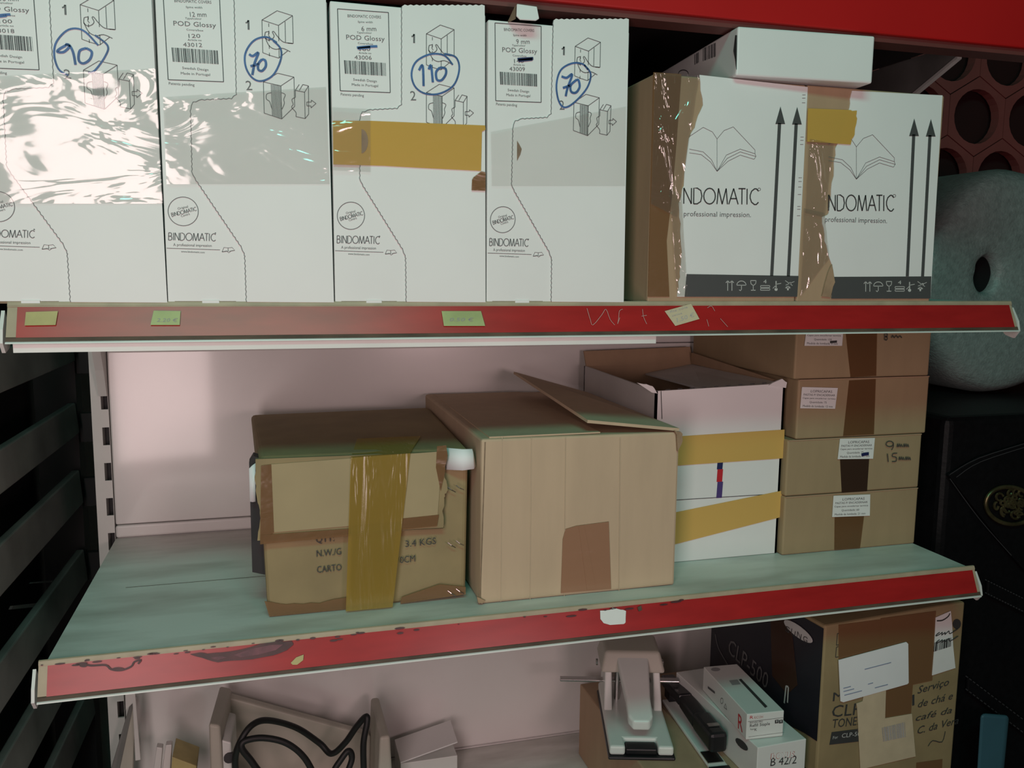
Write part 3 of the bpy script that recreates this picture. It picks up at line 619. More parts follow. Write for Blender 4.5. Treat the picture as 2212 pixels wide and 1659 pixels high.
wall4('back_panel', (xb, yb), (xa, yb), zb, zt+.004, zt+.004, (0, 0), 'kraftd')
MB().box(xa+th, xb-th, Y3+th, yb-th, zb, zb+.003).build('bottom_panel', 'kraftd', T3)
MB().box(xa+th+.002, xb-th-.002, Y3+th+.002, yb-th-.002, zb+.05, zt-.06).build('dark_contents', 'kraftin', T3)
wall4('top_flap', (xb-.002, yb-.001), (xa+.002, yb-.001), zt+.004, zt+.030, zt+.026, (0, .012), 'kraftd', 'brown inner side of the raised back flap')
MB().prism([(xb-.004, Y3+.005, zt+.003), (xb-.004, yb-.005, zt+.001), (xb-.085, yb-.005, zt-.012), (xb-.11, Y3+.015, zt-.004)], (0, 0, .0025)).build('top_flap', 'whitelinshade', T3, 'right flap folded inwards')
MB().prism([(xb-.006, Y3+.03, zt+.004), (xb-.006, yb-.005, zt+.004), (xb-.006, yb-.005, zt+.022), (xb-.002, Y3+.02, zt+.007)], (.0025, 0, 0)).build('flap_edge', 'kraftd', T3)
MB().slab(ragged([(1376, 826), (1398, 830), (1413, 838)], 1.5, 5, 3)+[(1420, 850), (1408, 848)], F3.off(.002), .003).build('torn_corner', 'white', T3)
MB().slab(ragged([(1660, 832), (1690, 818), (1700, 826)], 1, 6, 3)+[(1698, 838)], F3.off(.002), .003).build('torn_corner', 'white', T3)
g = MB()
for k in range(10): g.ps([(1438+k*26, 842-k*1.8), (1448+k*26, 841.4-k*1.8)], 2, F3.off(.0006))
g.ps([(1428, 845), (1430, 905)], 1.6, F3.off(.0006)); g.build('perforation', 'ink', T3)
q = F3.off(.0012)
MB().slab([(1430, 945), (1695, 928), (1692, 990), (1430, 1008)], q, .0007).build('orange_tape', 'orange', T3)
MB().slab([(1430, 1183), (1687, 1117), (1690, 1060), (1430, 1113)], q, .0007).build('orange_tape', 'orange', T3)
MB().ps([(1430, 1082), (1690, 1066)], 1.4, F3.off(.0005)).build('seam', 'ink', T3)
for y0, y1, mm in ((998, 1014, 'navy'), (1014, 1041, 'redink'), (1041, 1076, 'purple')):
    MB().ppoly([(1550, y0), (1562, y0-.6), (1560.5-(y1-1014)*.02, y1-.6), (1548.5-(y1-1014)*.02, y1)], F3.off(.0005)).build('colour_bar', mm, T3)

# stack of four low cartons
Y4 = -.295
def low_carton(x0, x1, y, z0, z1, label, lab, tape, tapem, lines, extra=None):
    t = thing('low_carton', label, 'carton', ((x0+x1)/2, y+.14, z0), 'stack of low brown cartons')
    MB().box(x0, x1, y, -.012, z0+.0004, z1-.0004).build('carton_body', 'kraftst', t, bevel=.002)
    MB().box(x0+.001, x1-.001, y-.0008, -.02, z1-.0016, z1-.0002).build('lid_flap', 'kraftd', t)
    p = Yp(y)
    MB().slab(tape, p.off(.0012), .0008).build('tape', tapem, t)
    l = MB().slab(lab, p.off(.0022), .0008).build('paper_label', 'label', t)
    g = MB(); tl, tr, br, bl = lab
    for (s, u0, u1, v, h) in lines:
        a_ = (tl[0]+(tr[0]-tl[0])*u0+(bl[0]-tl[0])*v, tl[1]+(tr[1]-tl[1])*u0+(bl[1]-tl[1])*v); b_ = (tl[0]+(tr[0]-tl[0])*u1+(bl[0]-tl[0])*v, tl[1]+(tr[1]-tl[1])*u1+(bl[1]-tl[1])*v)
        g.text(s, a_, b_, h, p.off(.0025))
    g.build('label_text', 'greyink', l)
    if extra: extra(t, p.off(.0026))
    return t
def LN(qty, mmv): return [('LOPRICAPAS', .25, .85, .24, 5.5), ('PASTAS P/ ENCADERNAR', .06, .94, .40, 4.5), ('Capas para encadernar termica', .04, .96, .55, 3.8), ('Quantidade: '+qty, .24, .72, .74, 4.2), ('Medida da lombada: '+mmv, .06, .90, .93, 4.6)]
low_carton(.8790, 1.0920, Y4, ZM, -.2628, 'lowest of the four stacked low cartons, label above brown tape', [(1801, 1071), (1880, 1068), (1879, 1114), (1798, 1117)], [(1804, 1078), (1872, 1072), (1858, 1184), (1803, 1188)], 'palebrown', LN('60', '21 mm'))
def x3(t, p):
    g = MB(); g.ps(ell(1922, 959, 8, 6, 12), 2, p); g.ps([(1930, 957), (1930, 965), (1926, 972)], 2, p); g.ps([(1917, 980), (1919, 998)], 2, p)
    g.ps([(1938, 979), (1929, 980), (1928, 986), (1936, 988), (1936, 996), (1927, 997)], 2, p, 3)
    for y0 in (961, 989):
        x = 1938+(y0 > 970)*4
        for dx in (0, 14): g.ps([(x+dx, y0+5), (x+dx+1, y0-3), (x+dx+3, y0+5), (x+dx+5, y0-3), (x+dx+7, y0+5), (x+dx+9, y0-2), (x+dx+11, y0+5)], 2, p, 2)
    g.build('handwriting', 'ink', t)
    g = MB().ps([(1861, 983), (1868, 981), (1877, 980)], 7, p.off(.0004), 2); g.build('crossed_out_mark', 'navy', t)
low_carton(.8790, 1.0915, Y4, -.2628, -.1858, 'third low carton of the stack, handwritten 9 mm and 15 mm', [(1815, 948), (1890, 946), (1886, 991), (1810, 992)], [(1815, 985), (1878, 984), (1873, 1061), (1819, 1063)], 'darktape', LN('75', '15 mm'), x3)
low_carton(.8905, 1.0970, Y4, -.1858, -.1052, 'second low carton from the top, white label at its left', [(1733, 836), (1810, 838), (1804, 883), (1729, 882)], [(1835, 822), (1892, 819), (1888, 938), (1822, 942)], 'palebrown', LN('75', '12 mm'))
def x1(t, p):
    g = MB(); g.ps(ell(1914, 724, 3, 4, 10), 2, p); g.ps(ell(1914, 731, 3, 4, 10), 2, p)
    g.ps([(1926, 730), (1928, 724), (1932, 730), (1936, 724), (1940, 730), (1944, 725), (1948, 730)], 2, p, 2); g.build('handwriting', 'ink', t)
    MB().ps([(1793, 739), (1808, 738)], 5, p.off(.0003)).build('crossed_out_mark', 'ink', t)
low_carton(.8830, 1.0950, Y4, -.1052, -.034, 'topmost low carton, partly hidden behind the upper shelf rail', [(1744, 700), (1823, 701), (1819, 747), (1738, 747)], [(1826, 705), (1895, 705), (1893, 812), (1838, 815)], 'palebrown', LN('150', '8 mm'), x1)

# ------------------------------------------------------------------ lower shelf, left
# beige office machine with cable
mc = thing('office_machine', 'old beige office machine casing with open top, under the middle shelf', 'machine', (.25, -.15, ZL))
zl = ZL+.0006
pA = [(.132, -.16, zl), (.150, -.16, zl), (.150, -.03, zl), (.132, -.03, zl), (.1335, -.17, -.548), (.1475, -.17, -.552), (.156, -.04, -.566), (.140, -.04, -.560)]
MB().hexa(pA).build('side_wall', 'machine', mc, bevel=.004, seg=3)
MB().hexa([(.345, -.17, zl), (.372, -.17, zl), (.376, -.03, zl), (.350, -.03, zl), (.352, -.17, -.598), (.366, -.17, -.598), (.366, -.04, -.607), (.354, -.04, -.607)]).build('side_wall', 'machine', mc, bevel=.004, seg=3)
MB().hexa([(.150, -.05, zl), (.35, -.05, zl), (.35, -.03, zl), (.150, -.03, zl), (.152, -.055, -.572), (.352, -.055, -.66), (.352, -.038, -.66), (.152, -.038, -.572)]).build('back_wall', 'machine', mc, bevel=.003)
MB().box(.1505, .344, -.17, -.0505, zl, -.715).build('base', 'machine', mc, bevel=.002)
MB().hexa([(.1495, -.165, -.70), (.162, -.165, -.70), (.162, -.07, -.70), (.1495, -.07, -.70), (.1485, -.165, -.575), (.160, -.165, -.58), (.162, -.07, -.59), (.1505, -.07, -.585)]).build('control_panel', 'machinew', mc, bevel=.002)
for z, mm in ((-.60, 'stitch'), (-.635, 'black'), (-.665, 'blue')):
    MB().tube([(.157, -.168, z), (.157, -.162, z)], .007, 12).build('button', mm, mc)
cab = thing('power_cable', 'black power cable coiled inside the beige machine casing', 'cable', (.25, -.15, -.66))
yc = Yp(-.175)
l1 = cr([at(a_, b_, Yp(y)) for a_, b_, y in [(512, 1700, -.16), (508, 1640, -.175), (520, 1600, -.18), (545, 1566, -.17), (580, 1556, -.15), (640, 1572, -.12), (690, 1605, -.11), (716, 1628, -.12), (745, 1605, -.13), (770, 1570, -.14), (790, 1548, -.15), (793, 1560, -.155), (785, 1610, -.16), (787, 1690, -.16)]], 8)
MB().tube(l1, .0043, 8).build('cable', 'rubber', cab, smooth=True)
l2 = cr([at(a_, b_, Yp(y)) for a_, b_, y in [(690, 1700, -.18), (660, 1640, -.18), (620, 1606, -.18), (570, 1594, -.18), (530, 1600, -.183), (522, 1615, -.185), (540, 1640, -.185), (575, 1680, -.185), (640, 1700, -.18), (700, 1690, -.17), (730, 1650, -.165), (752, 1622, -.16), (760, 1640, -.16), (745, 1680, -.165)]], 8)
MB().tube(l2, .0043, 8).build('cable', 'rubber', cab, smooth=True)
# leaning boards
def board(px, y, t, m, label, name='leaning_board'):
    g = thing(name, label, 'board', (at(*px[-1], Yp(y)).x, y, ZL)); MB().slab(px, Yp(y), t).build('board', m, g, bevel=.001); return g
board([(283, 1513), (291, 1516), (250, 1700), (228, 1700)], -.03, .02, 'slate', 'dark grey board leaning beside the left upright')
board([(290, 1514), (293, 1520), (285, 1700), (250, 1700)], -.05, .012, 'machine', 'greenish grey board leaning between dark board and white arm')
arm = thing('bracket_arm', 'white steel arm hanging at the left end of the lowest shelf', 'bracket', (.02, -.03, -.66))
MB().slab([(270, 1500), (292, 1498), (304, 1642), (292, 1644), (286, 1520), (271, 1536)], Yp(-.06), .004).build('arm_plate', 'bracketm', arm, bevel=.001)
board([(338, 1614), (351, 1616), (344, 1700), (326, 1700)], -.10, .012, 'bracketm', 'pale upright board, left of the two by the machine')
board([(358, 1610), (371, 1609), (366, 1700), (345, 1700)], -.09, .012, 'bracketm', 'pale upright board, right of the two by the machine')
fo = thing('yellow_folder', 'yellowish folder edge beside the beige machine', 'folder', (.09, -.09, ZL))
MB().prism([at(372, 1635, Yp(-.1)), at(425, 1655, Yp(-.1)), at(420, 1700, Yp(-.1)), at(366, 1700, Yp(-.1))], (0, .05, 0)).build('folder', 'tag', fo, bevel=.001)
# small white carton
sw = thing('small_white_carton', 'small white carton with a lifted lid, centre of the lowest shelf', 'carton', (.45, -.06, ZL))
q = Yp(-.085)
MB().box(.392, .478, -.085, -.02, zl, -.693).build('carton_body', 'machinew', sw, bevel=.001)
MB().prism([(.392, -.085, -.6925), (.478, -.085, -.6725), (.480, -.022, -.672), (.392, -.022, -.692)], (0, 0, .0018)).build('lid', 'white', sw)

# brown carton under the punch
uc = thing('support_carton', 'brown carton under the hole punch on the lowest shelf', 'carton', (.78, -.22, ZL))
zc = -.6155
MB().box(.681, .873, -.375, -.062, zl, zc).build('carton_body', 'kraftd', uc, bevel=.002)
MB().box(.775, .779, -.374, -.063, zc, zc+.0006).build('seam', 'kraftin', uc)

# hole punch
pu = thing('hole_punch', 'heavy white two hole punch with black foot on brown carton', 'punch', (.72, -.17, zc))
Zc = Zp(zc)
FL, FR, BR, BL = [at(*p, Zp(zc+.006)) for p in ((1320, 1640), (1451, 1623), (1412, 1478), (1290, 1500))]
uy = ((BL-FL)+(BR-FR)).normalized(); uy.z = 0; ux = Vector((uy.y, -uy.x, 0)); ctr = (FL+FR)/2; Lp = ((BL-FL).length+(BR-FR).length)/2; Wp = .088
def pp(x, y, z): return ctr+ux*x+uy*y+Vector((0, 0, zc+z-ctr.z))
def pbox(x0, x1, y0, y1, z0, z1, top=None):
    tx0, tx1, ty0, ty1 = top or (x0, x1, y0, y1)
    return MB().hexa([pp(x0, y0, z0), pp(x1, y0, z0), pp(x1, y1, z0), pp(x0, y1, z0), pp(tx0, ty0, z1), pp(tx1, ty0, z1), pp(tx1, ty1, z1), pp(tx0, ty1, z1)])
pbox(-Wp/2-.001, Wp/2+.001, -.004, Lp, .0004, .005).build('rubber_foot', 'black', pu, bevel=.002)
g = MB().prism([pp(x, y, .0052) for x, y in [(-.043, 0), (-.022, 0), (-.022, .022), (.022, .022), (.022, 0), (.043, 0), (.043, Lp), (-.043, Lp)]], (0, 0, .013)); g.build('base_plate', 'machinew', pu, bevel=.003)
pbox(-.021, .021, .001, .021, .0055, .014).build('front_grip', 'black', pu, bevel=.002)
for s in (-1, 1): pbox(s*.036-.006, s*.036+.006, .095, .165, .017, .072, (s*.035-.005, s*.035+.005, .115, .16)).build('side_post', 'machinew', pu, bevel=.002)
hp = pbox(-.047, .047, .105, .185, .070, .098, (-.040, .040, .118, .178)); hp.build('head', 'machine', pu, bevel=.004, seg=3)
g = MB(); L0 = [(-.024, .125, .094), (.024, .125, .094), (.017, .05, .064), (.017, .020, .052), (.011, .010, .049), (-.011, .010, .049), (-.017, .020, .052), (-.017, .05, .064)]
g.prism([pp(*p) for p in L0], (0, 0, -.014)); g.build('lever', 'machinew', pu, bevel=.003, seg=3)
pbox(-.105, .072, .128, .140, .0445, .0475).build('paper_guide', 'steel', pu, bevel=.0008)
for s in (-1, 1): MB().tube([pp(s*.02, .13, .018), pp(s*.02, .13, .075)], .004, 10).build('punch_pin', 'steel', pu)
for s in (-1, 1): MB().tube([pp(s*.0475, .15, .066), pp(s*.0505, .15, .066)], .005, 12).build('pivot', 'steel', pu)

# long reach stapler
stp = thing('long_stapler', 'black and white long arm stapler lying between punch and staple boxes', 'stapler', (.80, -.2, zc))
s0, s1 = at(1443, 1510, Zp(zc)), at(1555, 1665, Zp(zc)); sd = (s1-s0); sl = sd.length; sd.normalize(); sx = Vector((-sd.y, sd.x, 0))
def sp(x, y, z): return s0+sd*y+sx*x+Vector((0, 0, z))
def sbox(x0, x1, y0, y1, z0, z1, z0b=None, z1b=None):
    a_, b_ = (z0 if z0b is None else z0b), (z1 if z1b is None else z1b)
    return MB().hexa([sp(x0, y0, z0), sp(x1, y0, z0), sp(x1, y1, a_), sp(x0, y1, a_), sp(x0, y0, z1), sp(x1, y0, z1), sp(x1, y1, b_), sp(x0, y1, b_)])
sbox(-.014, .012, .01, sl, .0005, .006).build('base_arm', 'machinew', stp, bevel=.002)
sbox(-.016, .012, sl, sl+.012, .0005, .007).build('rubber_foot', 'black', stp)
sbox(-.013, .009, sl-.035, sl-.008, .006, .0075).build('anvil', 'steel', stp)
sbox(-.010, .012, -.01, sl*.35, .020, .036, .024, .042).build('upper_arm', 'black', stp, bevel=.004)
sbox(-.009, .014, sl*.33, sl*.62, .022, .040, .018, .040).build('upper_arm', 'black', stp, bevel=.004)
sbox(-.009, .016, sl*.60, sl*.93, .016, .042, .016, .044).build('head', 'black', stp, bevel=.005)
sbox(-.004, .012, sl*.80, sl*.84, .0442, .0455).build('name_plate', 'steel', stp)
sbox(-.006, .010, .0, .02, .006, .022).build('rear_post', 'black', stp)

# staple boxes
def long_box(name, label, fl, fr_, z0, hgt, length, skew=0):
    """box whose top front corners are seen at the two pixels"""
    a_, b_ = at(*fl, Zp(z0+hgt)), at(*fr_, Zp(z0+hgt)); X = (b_-a_); lx_ = X.length; X.normalize(); Yv = Vector((-X.y, X.x, 0))
    t = thing(name, label, 'box', tuple(a_+X*lx_/2+Yv*length/2-Vector((0, 0, hgt))))
    MB().obox(a_-Vector((0, 0, hgt-.0005)), X, Yv, (0, 0, 1), lx_, length, hgt-.0005).build('carton_body', 'machinew', t, bevel=.001)
    return t, Pl(a_, -Yv), Pl(a_, -X), Pl(a_, (0, 0, 1))
n1, pf, psd, ptp = long_box('staple_box', 'long white staple box marked B 42/2, the lower one', (1637, 1615), (1742, 1596), zc, .052, .215)
MB().text('B 42/2', (1664, 1655), (1720, 1649), 19, pf.off(.0005)).build('box_text', 'ink', n1)
g = MB().text('novus', (1664, 1641), (1716, 1636), 22, pf.off(.0004)); g.build('box_mark', 'pinkline', n1)
g = MB().text('novus', (1666, 1639.5), (1714, 1635), 18.5, pf.off(.0006)); g.build('box_mark', 'label', n1)
g = MB().text('B 42/2', (1480, 1506), (1500, 1520), 12, psd.off(.0006)); g.build('box_text', 'ink', n1)
MB().ppoly(ell(1602, 1608, 18, 7, 14, 45)[:-1], psd.off(.0006)).build('stapler_picture', 'ink', n1)
n2, pf, psd, ptp = long_box('staple_refill_box', 'small white refill staple box on top of the longer one', (1614, 1543), (1694, 1535), zc+.0525, .0355, .135)
q = pf.off(.0005)
MB().text('Refill Staple', (1620, 1571), (1663, 1566), 7, q).text('K', (1630, 1579), (1635, 1578.5), 6, q).text('RICOH PPC', (1620, 1563), (1648, 1560), 3.5, q).text('Type', (1620, 1577), (1629, 1576), 3, q).build('box_text', 'ink', n2)
MB().text('R', (1620, 1553), (1627, 1552.5), 7, q).build('box_mark', 'redink', n2); MB().text('RICOH', (1629, 1553), (1648, 1551), 6, q).build('box_mark', 'pinkline', n2)
MB().ps([(1616, 1559), (1694, 1550)], .8, q).ps([(1617, 1592), (1694, 1582)], .6, q).build('box_rule', 'greyink', n2)
g = MB()
for x in (1674, 1683): g.ppoly([(x, 1555.5), (x+8, 1554.5), (x+8, 1562), (x, 1563)], q)
g.build('handling_sign', 'ink', n2)
g = MB()
for x in (1676, 1685): g.ppoly([(x, 1557), (x+4, 1556.5), (x+2, 1559)], q.off(.0003)).ps([(x+2, 1558), (x+2, 1561)], .8, q.off(.0003))
g.build('handling_sign', 'label', n2)
q = psd.off(.0005)
MB().text('R', (1594, 1573), (1604, 1583), 34, q).build('box_mark', 'redink', n2)
g = MB().ps(ell(1559, 1514, 3, 6, 12), 1.2, q).lines([(1564, 1528), (1570, 1533), (1567, 1520), (1564, 1528)], 1.2, q)
g.ppoly([(1529, 1482), (1544, 1494), (1544, 1499), (1529, 1487)], q); g.build('box_print', 'greyink', n2)
q = ptp.off(.0005)
MB().ppoly([(1596, 1468), (1601, 1466), (1658, 1526), (1653, 1529)], q).build('black_stripe', 'ink', n2)
MB().ppoly([(1575, 1470), (1593, 1468), (1600, 1478), (1582, 1480)], q).ppoly(ell(1546, 1446, 10, 4, 12)[:-1], q).build('box_print', 'paleink', n2)

# toner carton
tc_, a5 = at(1782, 1352, Yp(-.36)), math.radians(5.3)
tx = Vector((math.cos(a5), math.sin(a5), 0)); ty = Vector((-math.sin(a5), math.cos(a5), 0))
tn = thing('toner_carton', 'tall toner carton, black printed side and brown front with paper labels', 'carton', tuple(tc_+tx*.11+ty*.15+Vector((0, 0, ZL-tc_.z))))
FP = Pl(tc_, -ty); tw = (at(2085, 1302, FP)-tc_).dot(tx); ht = tc_.z-ZL-.0006
MB().obox(tc_-Vector((0, 0, ht)), tx, ty, (0, 0, 1), tw, .25, ht).build('carton_body', 'kraftolive', tn, bevel=.003)
SP = Pl(tc_, -tx).off(.0008)
def tl_(s, z): return tc_+ty*s+Vector((0, 0, z))-tx*.0008      # on the left side: s back from the front edge
g = MB().poly([tl_(.001, -.004), tl_(.248, -.004), tl_(.248, -.27), tl_(.20, -.235)]+[tl_(.20-.2*k/8+.001, -.235+.075*math.sin(k/8*math.pi/2)) for k in range(9)])
g.build('black_print', 'tonerblk', tn, 'black printed area of the side')
MB().poly([tl_(.002, -.205), tl_(.06, -.215), tl_(.12, -.25), tl_(.12, -.31), tl_(.002, -.31)]).build('black_print', 'tonerblk', tn)
MB().slab([(1664, 1330), (1706, 1322), (1722, 1480), (1700, 1500), (1668, 1460)], SP.off(.0008), .0005).build('dark_tape', 'darktape', tn)
o5 = MB().slab(ell(1724, 1364, 38, 11, 24, 38)[:-1], SP.off(.0016), .0006).build('oval_badge', 'whiteprint', tn, 'pale oval badge with partly hidden lettering')
g = MB()
for ch, x, y in (('S', 1696, 1362), ('U', 1708, 1369), ('N', 1721, 1375), ('G', 1734, 1383)): g.text(ch, (x, y), (x+9, y+7), 13, SP.off(.0022))
g.build('badge_text', 'ink', o5)
g = MB().text('CLP-500', (1572, 1409), (1656, 1490), 36, SP.off(.0008)); g.build('side_text', 'dimprint', tn)
g = MB().ps([(1545, 1370), (1552, 1400), (1572, 1436)], 3, SP.off(.0006), 4); g.build('side_curve', 'dimprint', tn)
MB().lines([(1694, 1519), (1698, 1482), (1703, 1484), (1701, 1518)], 4, SP.off(.0018)).build('side_letter', 'whiteprint', tn)
q = FP.off(.0008)
MB().slab([(1812, 1350), (1903, 1338), (1904, 1415), (1812, 1424)], q, .0006).build('brown_tape', 'brown', tn)
MB().slab([(1903, 1336), (2022, 1320), (2014, 1470), (1972, 1479), (1968, 1543), (1911, 1552), (1914, 1480), (1904, 1420)], q.off(.0004), .0006).build('brown_tape', 'brown', tn)
g = MB().lines([(1813, 1368), (1809, 1369), (1807, 1394), (1812, 1393)], 1.5, q).lines([(1811, 1397), (1807, 1398), (1805, 1420), (1811, 1419)], 1.5, q)
g.text('M', (1799, 1515), (1822, 1511), 20, q).text('CLP', (1796, 1550), (1858, 1543), 27, q); g.text('TONER', (1797, 1573), (1862, 1565), 20, q)
g.ppoly(ell(2067, 1348, 9, 11, 14)[:-1], q).ps([(1973, 1501), (1973, 1524)], 6, q); g.build('front_print', 'ink', tn)
b5 = MB().slab([(1797, 1582), (1860, 1574), (1862, 1601), (1792, 1609)], q.off(.0002), .0004).build('black_plate', 'ink', tn)
MB().text('For', (1799, 1597), (1810, 1595), 7, q.off(.0008)).text('CLP-50', (1818, 1594), (1858, 1589), 10, q.off(.0008)).build('plate_text', 'whiteprint', b5)
l5 = MB().slab([(1812, 1426), (1958, 1387), (1962, 1391), (1963, 1475), (1960, 1478), (1822, 1517), (1816, 1515), (1812, 1430)], q.off(.0024), .0008).build('paper_label', 'paper', tn, 'large blank white address label')
g = MB()
for y0, x0_, x1_ in ((1446, 1868, 1925), (1478, 1875, 1886), (1487, 1822, 1838), (1494, 1822, 1845), (1502, 1824, 1862), (1486, 1890, 1918)):
    g.ps([(x0_, y0), (x1_, y0-(x1_-x0_)*.26)], 2, q.off(.003))
g.build('label_smudges', 'blueprint', l5)
l6 = MB().slab([(1866, 1503), (1914, 1490), (1912, 1552), (1970, 1542), (1978, 1634), (1859, 1662), (1852, 1530), (1850, 1520), (1864, 1515)], q.off(.0014), .0008).build('paper_label', 'tagw', tn, 'yellowed shipping label below the white one')
MB().barcode([(1905, 1572), (1955, 1560), (1957, 1592), (1908, 1602)], q.off(.002), 22, 4).build('barcode', 'stain', l6)
l7 = MB().slab([(2022, 1334), (2054, 1320), (2057, 1350), (2059, 1395), (2064, 1443), (2014, 1459), (2018, 1410)], q.off(.0014), .0008).build('paper_label', 'label', tn, 'narrow scribbled barcode label at the right edge')
MB().barcode([(2019, 1388), (2056, 1377), (2055, 1396), (2017, 1408)], q.off(.002), 12, 8).build('barcode', 'ink', l7)
g = MB().ps([(2024, 1341), (2036, 1340), (2048, 1332), (2052, 1325)], 3, q.off(.002), 3)
for y0 in (1366, 1382):
    g.ps([(2030, y0), (2024, y0+4), (2022, y0+8), (2030, y0+4), (2036, y0), (2034, y0+6), (2042, y0), (2041, y0+5), (2050, y0-3), (2052, y0+3), (2070, y0-8)], 2.2, q.off(.002), 3)
g.build('scribble', 'ink', l7)
for s, a_, b_, h in (('Serviço', (1982, 1499), (2050, 1480), 17), ('de chá e', (1983, 1529), (2058, 1510), 17), ('café da', (1978, 1558), (2056, 1540), 15), ('C. da Vera', (1982, 1586), (2070, 1563), 17)):
    MB().text(s, a_, b_, h, q.off(.0003), .3).build('handwriting', 'ink', tn)
MB().ps([(2005, 1612), (2015, 1600), (2035, 1603), (2042, 1580)], 2, q.off(.0003), 3).build('handwriting', 'ink', tn)
MB().slab([(1980, 1648), (2036, 1640), (2034, 1690), (1978, 1690)], q, .0006).build('brown_tape', 'brown', tn)

# ------------------------------------------------------------------ right of the unit
rb = thing('bubble_wrap_roll', 'big roll of bubble wrap standing on its side right of the shelves', 'roll', (1.43, .1, -.17))
cx, cz, R = 1.432, .020, .190
g = MB(); rings = []; nn = 64
prof = [(.0005, .24), (.021, .24), (.021, .0), (.022, -.085), (.0245, -.095), (.032, -.1), (.06, -.103), (.11, -.104), (.155, -.103), (.172, -.098), (.183, -.085), (R, -.06), (R, .30)]
hx, hz = -.068, .016
for r, y in prof:
    k = max(0, 1-r/R)
    ring = []
    for i in range(nn):
        t_ = 2*math.pi*i/nn; rr = r*(1+.012*math.sin(5*t_+r*60))
        ring.append((cx+hx*k+rr*math.cos(t_), y+.0015*math.sin(7*t_+r*90)*(r > .03), cz+hz*k+rr*math.sin(t_)*(1+.75*k**6)))
    rings.append(ring)
v = [p for q_ in rings for p in q_]; f = []
for j in range(len(rings)-1):
    for i in range(nn): f.append((j*nn+i, j*nn+(i+1) % nn, (j+1)*nn+(i+1) % nn, (j+1)*nn+i))
g.add(v, f).build('wrap', 'bubble', rb, smooth=True)
cv = [p for q_ in rings[1:4] for p in q_]
MB().add([(a_, y_, c_) for a_, y_, c_ in [((p[0]-cx-hx)*.97+cx+hx, p[1], (p[2]-cz-hz)*.97+cz+hz) for p in cv]], [(j*nn+i, j*nn+(i+1) % nn, (j+1)*nn+(i+1) % nn, (j+1)*nn+i) for j in range(2) for i in range(nn)]).build('core', 'slate2', rb, 'hollow core, darkened for the shade inside')  # dark lining puts the shade of the hole into its colour
# dark leather case below the roll
lc = thing('leather_case', 'black padded leather case with gold ornament, right of the shelves', 'case', (1.45, .05, -1.4))
MB().box(1.165, 2.0, -.26, .34, -1.3995, -.172).build('case_body', 'leather', lc, bevel=.012, seg=3)
LP = Yp(-.262)
MB().prism([at(a_, b_, LP) for a_, b_ in [(2042, 1024), (2110, 985), (2240, 945), (2400, 1000), (2400, 1300), (2260, 1290), (2180, 1200)]], (0, -.006, 0)).build('case_flap', 'leather', lc, bevel=.002)
g = MB()
for dx, dy in ((10, 4), (24, 10)): g.ps([(2042+dx, 1024+dy-3), (2110+dx*.4, 985+dy*1.2), (2240, 945+dy*1.3)], 1.5, LP.off(.0066), 4)
g.ps([(2052, 1034), (2115, 1120), (2185, 1200)], 1.5, LP.off(.0066), 4); g.build('seam', 'stitch', lc)
for (a_, b_) in (((2128, 1250), (2260, 1315)), ((2086, 1458), (2260, 1590))):
    MB().prism([at(a_[0], a_[1], LP), at(b_[0], b_[1], LP), at(b_[0], b_[1]+34, LP), at(a_[0]-2, a_[1]+34, LP)], (0, -.006, 0)).build('strap', 'leather', lc, bevel=.002)
    for k in (2, 30):
        g = MB(); n = 22
        for i in range(n):
            u, w_ = i/n, (i+.6)/n; g.ps([(a_[0]+(b_[0]-a_[0])*u, a_[1]+(b_[1]-a_[1])*u+k), (a_[0]+(b_[0]-a_[0])*w_, a_[1]+(b_[1]-a_[1])*w_+k)], 2, LP.off(.0068))
        g.build('stitching', 'stitch', lc, kind='stuff')
on = MB(); OP = LP.off(.010)
on.tube([at(a_, b_, OP) for a_, b_ in ell(2182, 1092, 53, 40, 36, 10)], .0032, 8)
on.build('ornament_rim', 'gold', lc, 'gold oval ornament', smooth=True)
g = MB(); rnd = random.Random(5)
for i in range(26):
    a_ = rnd.uniform(0, 6.28); r = rnd.uniform(.1, .85); x, y = 2182+48*r*math.cos(a_), 1090+36*r*math.sin(a_)
    g.tube([at(p, q_, OP) for p, q_ in ell(x, y, rnd.uniform(4, 9), rnd.uniform(4, 8), 10, rnd.uniform(0, 90), 0, 280)], .0018, 5)
g.build('ornament_filigree', 'gold', lc, kind='stuff')
bc = thing('blue_block', 'dark blue upright container at the lower right, beside black case', 'block', (1.25, -.30, -1.4))  # plain upright block in dark blue
MB().hexa([at(a_, b_, Yp(y)) for a_, b_, y in [(2108, 1700, -.32), (2165, 1700, -.32), (2165, 1700, -.29), (2108, 1700, -.29), (2118, 1540, -.32), (2180, 1545, -.32), (2180, 1545, -.29), (2118, 1540, -.29)]]).build('block_body', 'bluecloth', bc, bevel=.006, seg=3)

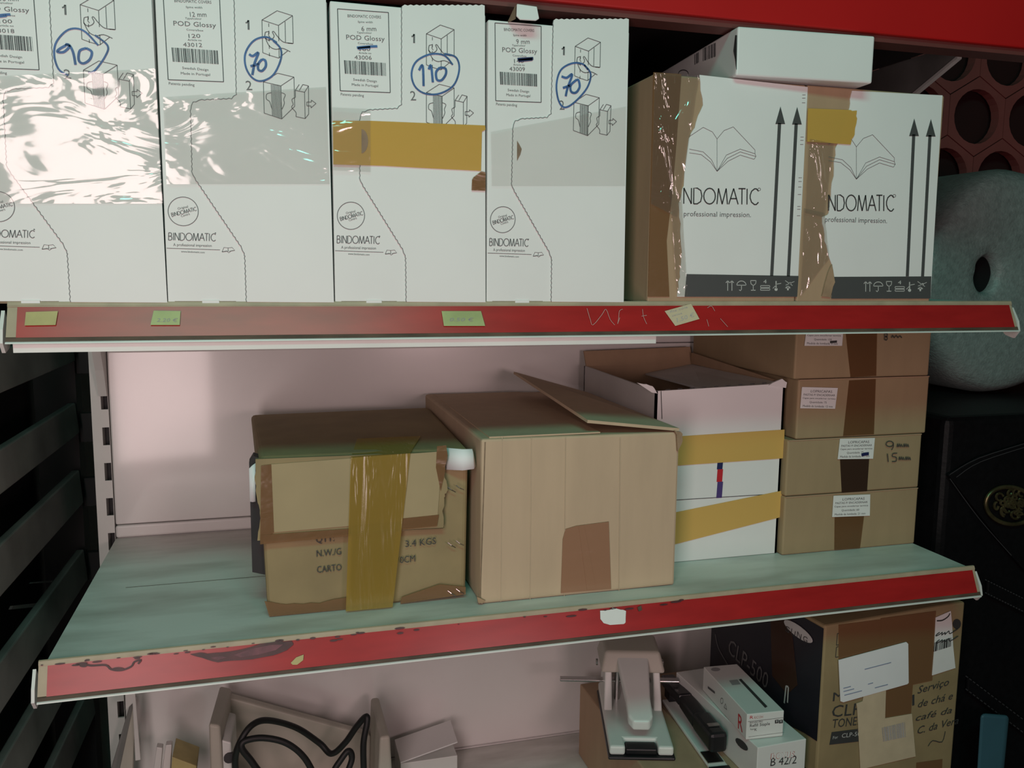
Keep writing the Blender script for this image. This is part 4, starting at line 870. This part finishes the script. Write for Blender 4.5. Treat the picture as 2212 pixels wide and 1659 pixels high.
# red lattice panel
la = thing('lattice_panel', 'dark red panel of round holed honeycomb cells behind the bubble wrap', 'panel', (1.75, .35, -.3), None)
LPn = Yp(.35); h0 = at(2110, 252, LPn); h1 = at(2225, 274, LPn); pit = (h1-h0).length; hy = at(2160, 384, LPn)
rowh = abs(hy.z-h0.z)*1.0
MB().box(1.5, 2.5, .39, .40, -.3, .72).build('panel_back', 'latticeb', la)
hexm = None
for r in range(-4, 4):
    for c in range(-2, 5):
        x = h0.x+c*pit+(pit/2 if r % 2 else 0); z = h0.z+r*rowh
        if z > .70 or x < 1.5 or z < -.2: continue
        if hexm is None:
            g = MB(); nn = 24; vi = []; vo = []; sx_, sz_ = pit*.405, rowh*.455
            for k in range(nn):
                t_ = 2*math.pi*k/nn; dx, dz = math.cos(t_), math.sin(t_)
                vi.append((sx_*dx, sz_*dz))
                # pointy-top hexagon boundary
                R6 = pit/2*.985; best = 9
                for q_ in range(6):
                    n_ = math.radians(60*q_); dd = math.cos(t_-n_)
                    if dd > 1e-4: best = min(best, R6/dd)
                vo.append((best*dx, best*dz*rowh/(pit*.866)))
            P_ = [(a_, .0, b_) for a_, b_ in vi]+[(a_, .0, b_) for a_, b_ in vo]+[(a_, .022, b_) for a_, b_ in vi]+[(a_, .022, b_) for a_, b_ in vo]
            fc = []
            for k in range(nn):
                k2 = (k+1) % nn; fc += [(k, k2, nn+k2, nn+k), (2*nn+k, 3*nn+k, 3*nn+k2, 2*nn+k2), (k, 2*nn+k, 2*nn+k2, k2), (nn+k, nn+k2, 3*nn+k2, 3*nn+k)]
            hexm = bpy.data.meshes.new('lattice_cell'); hexm.from_pydata(P_, [], fc); hexm.materials.append(K['lattice'])
        o = bpy.data.objects.new('lattice_cell', hexm); COL.objects.link(o); o.parent = la
        o.location = Vector((x, .35, z+H))-Vector(la['_b'])

# ------------------------------------------------------------------ left of the unit: dark slatted rack
rk = thing('slatted_rack', 'dark grey slatted rack receding along the left of the shelves', 'rack', (-.13, .0, -1.4))
def slat(z, hgt, x=-.118, m='slate'):
    MB().hexa([(x-.012, -.75, z-hgt), (x, -.75, z-hgt), (x+.024, .31, z-hgt), (x+.012, .31, z-hgt), (x-.016, -.75, z), (x-.004, -.75, z), (x+.020, .31, z), (x+.008, .31, z)]).build('slat', m, rk, bevel=.002)
for z, hh in ((.16, .05), (.045, .05), (-.073, .052), (-.196, .052), (-.312, .058), (-.452, .055), (-.575, .055), (-.70, .055)): slat(z, hh)
MB().box(-.30, -.175, -.75, .42, -1.39, .3).build('rack_back', 'slate2', rk)
for y in (.33, -.70): MB().box(-.165, -.100, y, y+.045, -1.3995, .3).build('rack_post', 'slate2', rk)
for z in (-.10, -.22, -.335, -.47): MB().box(-.103, -.078, .345, .36, z-.05, z).build('shelf_clip', 'slate2', rk)
for px in ([(22, 1309), (84, 1302), (79, 1311), (18, 1317)], [(65, 1258), (108, 1254), (107, 1258), (62, 1261)]):
    MB().slab(px, Xp(-.15), .004).build('gap_light_strip', 'label', rk)  # white strips paint in the light showing through gaps in the rack
for o in bpy.data.objects:
    if '_b' in o.keys(): del o['_b']
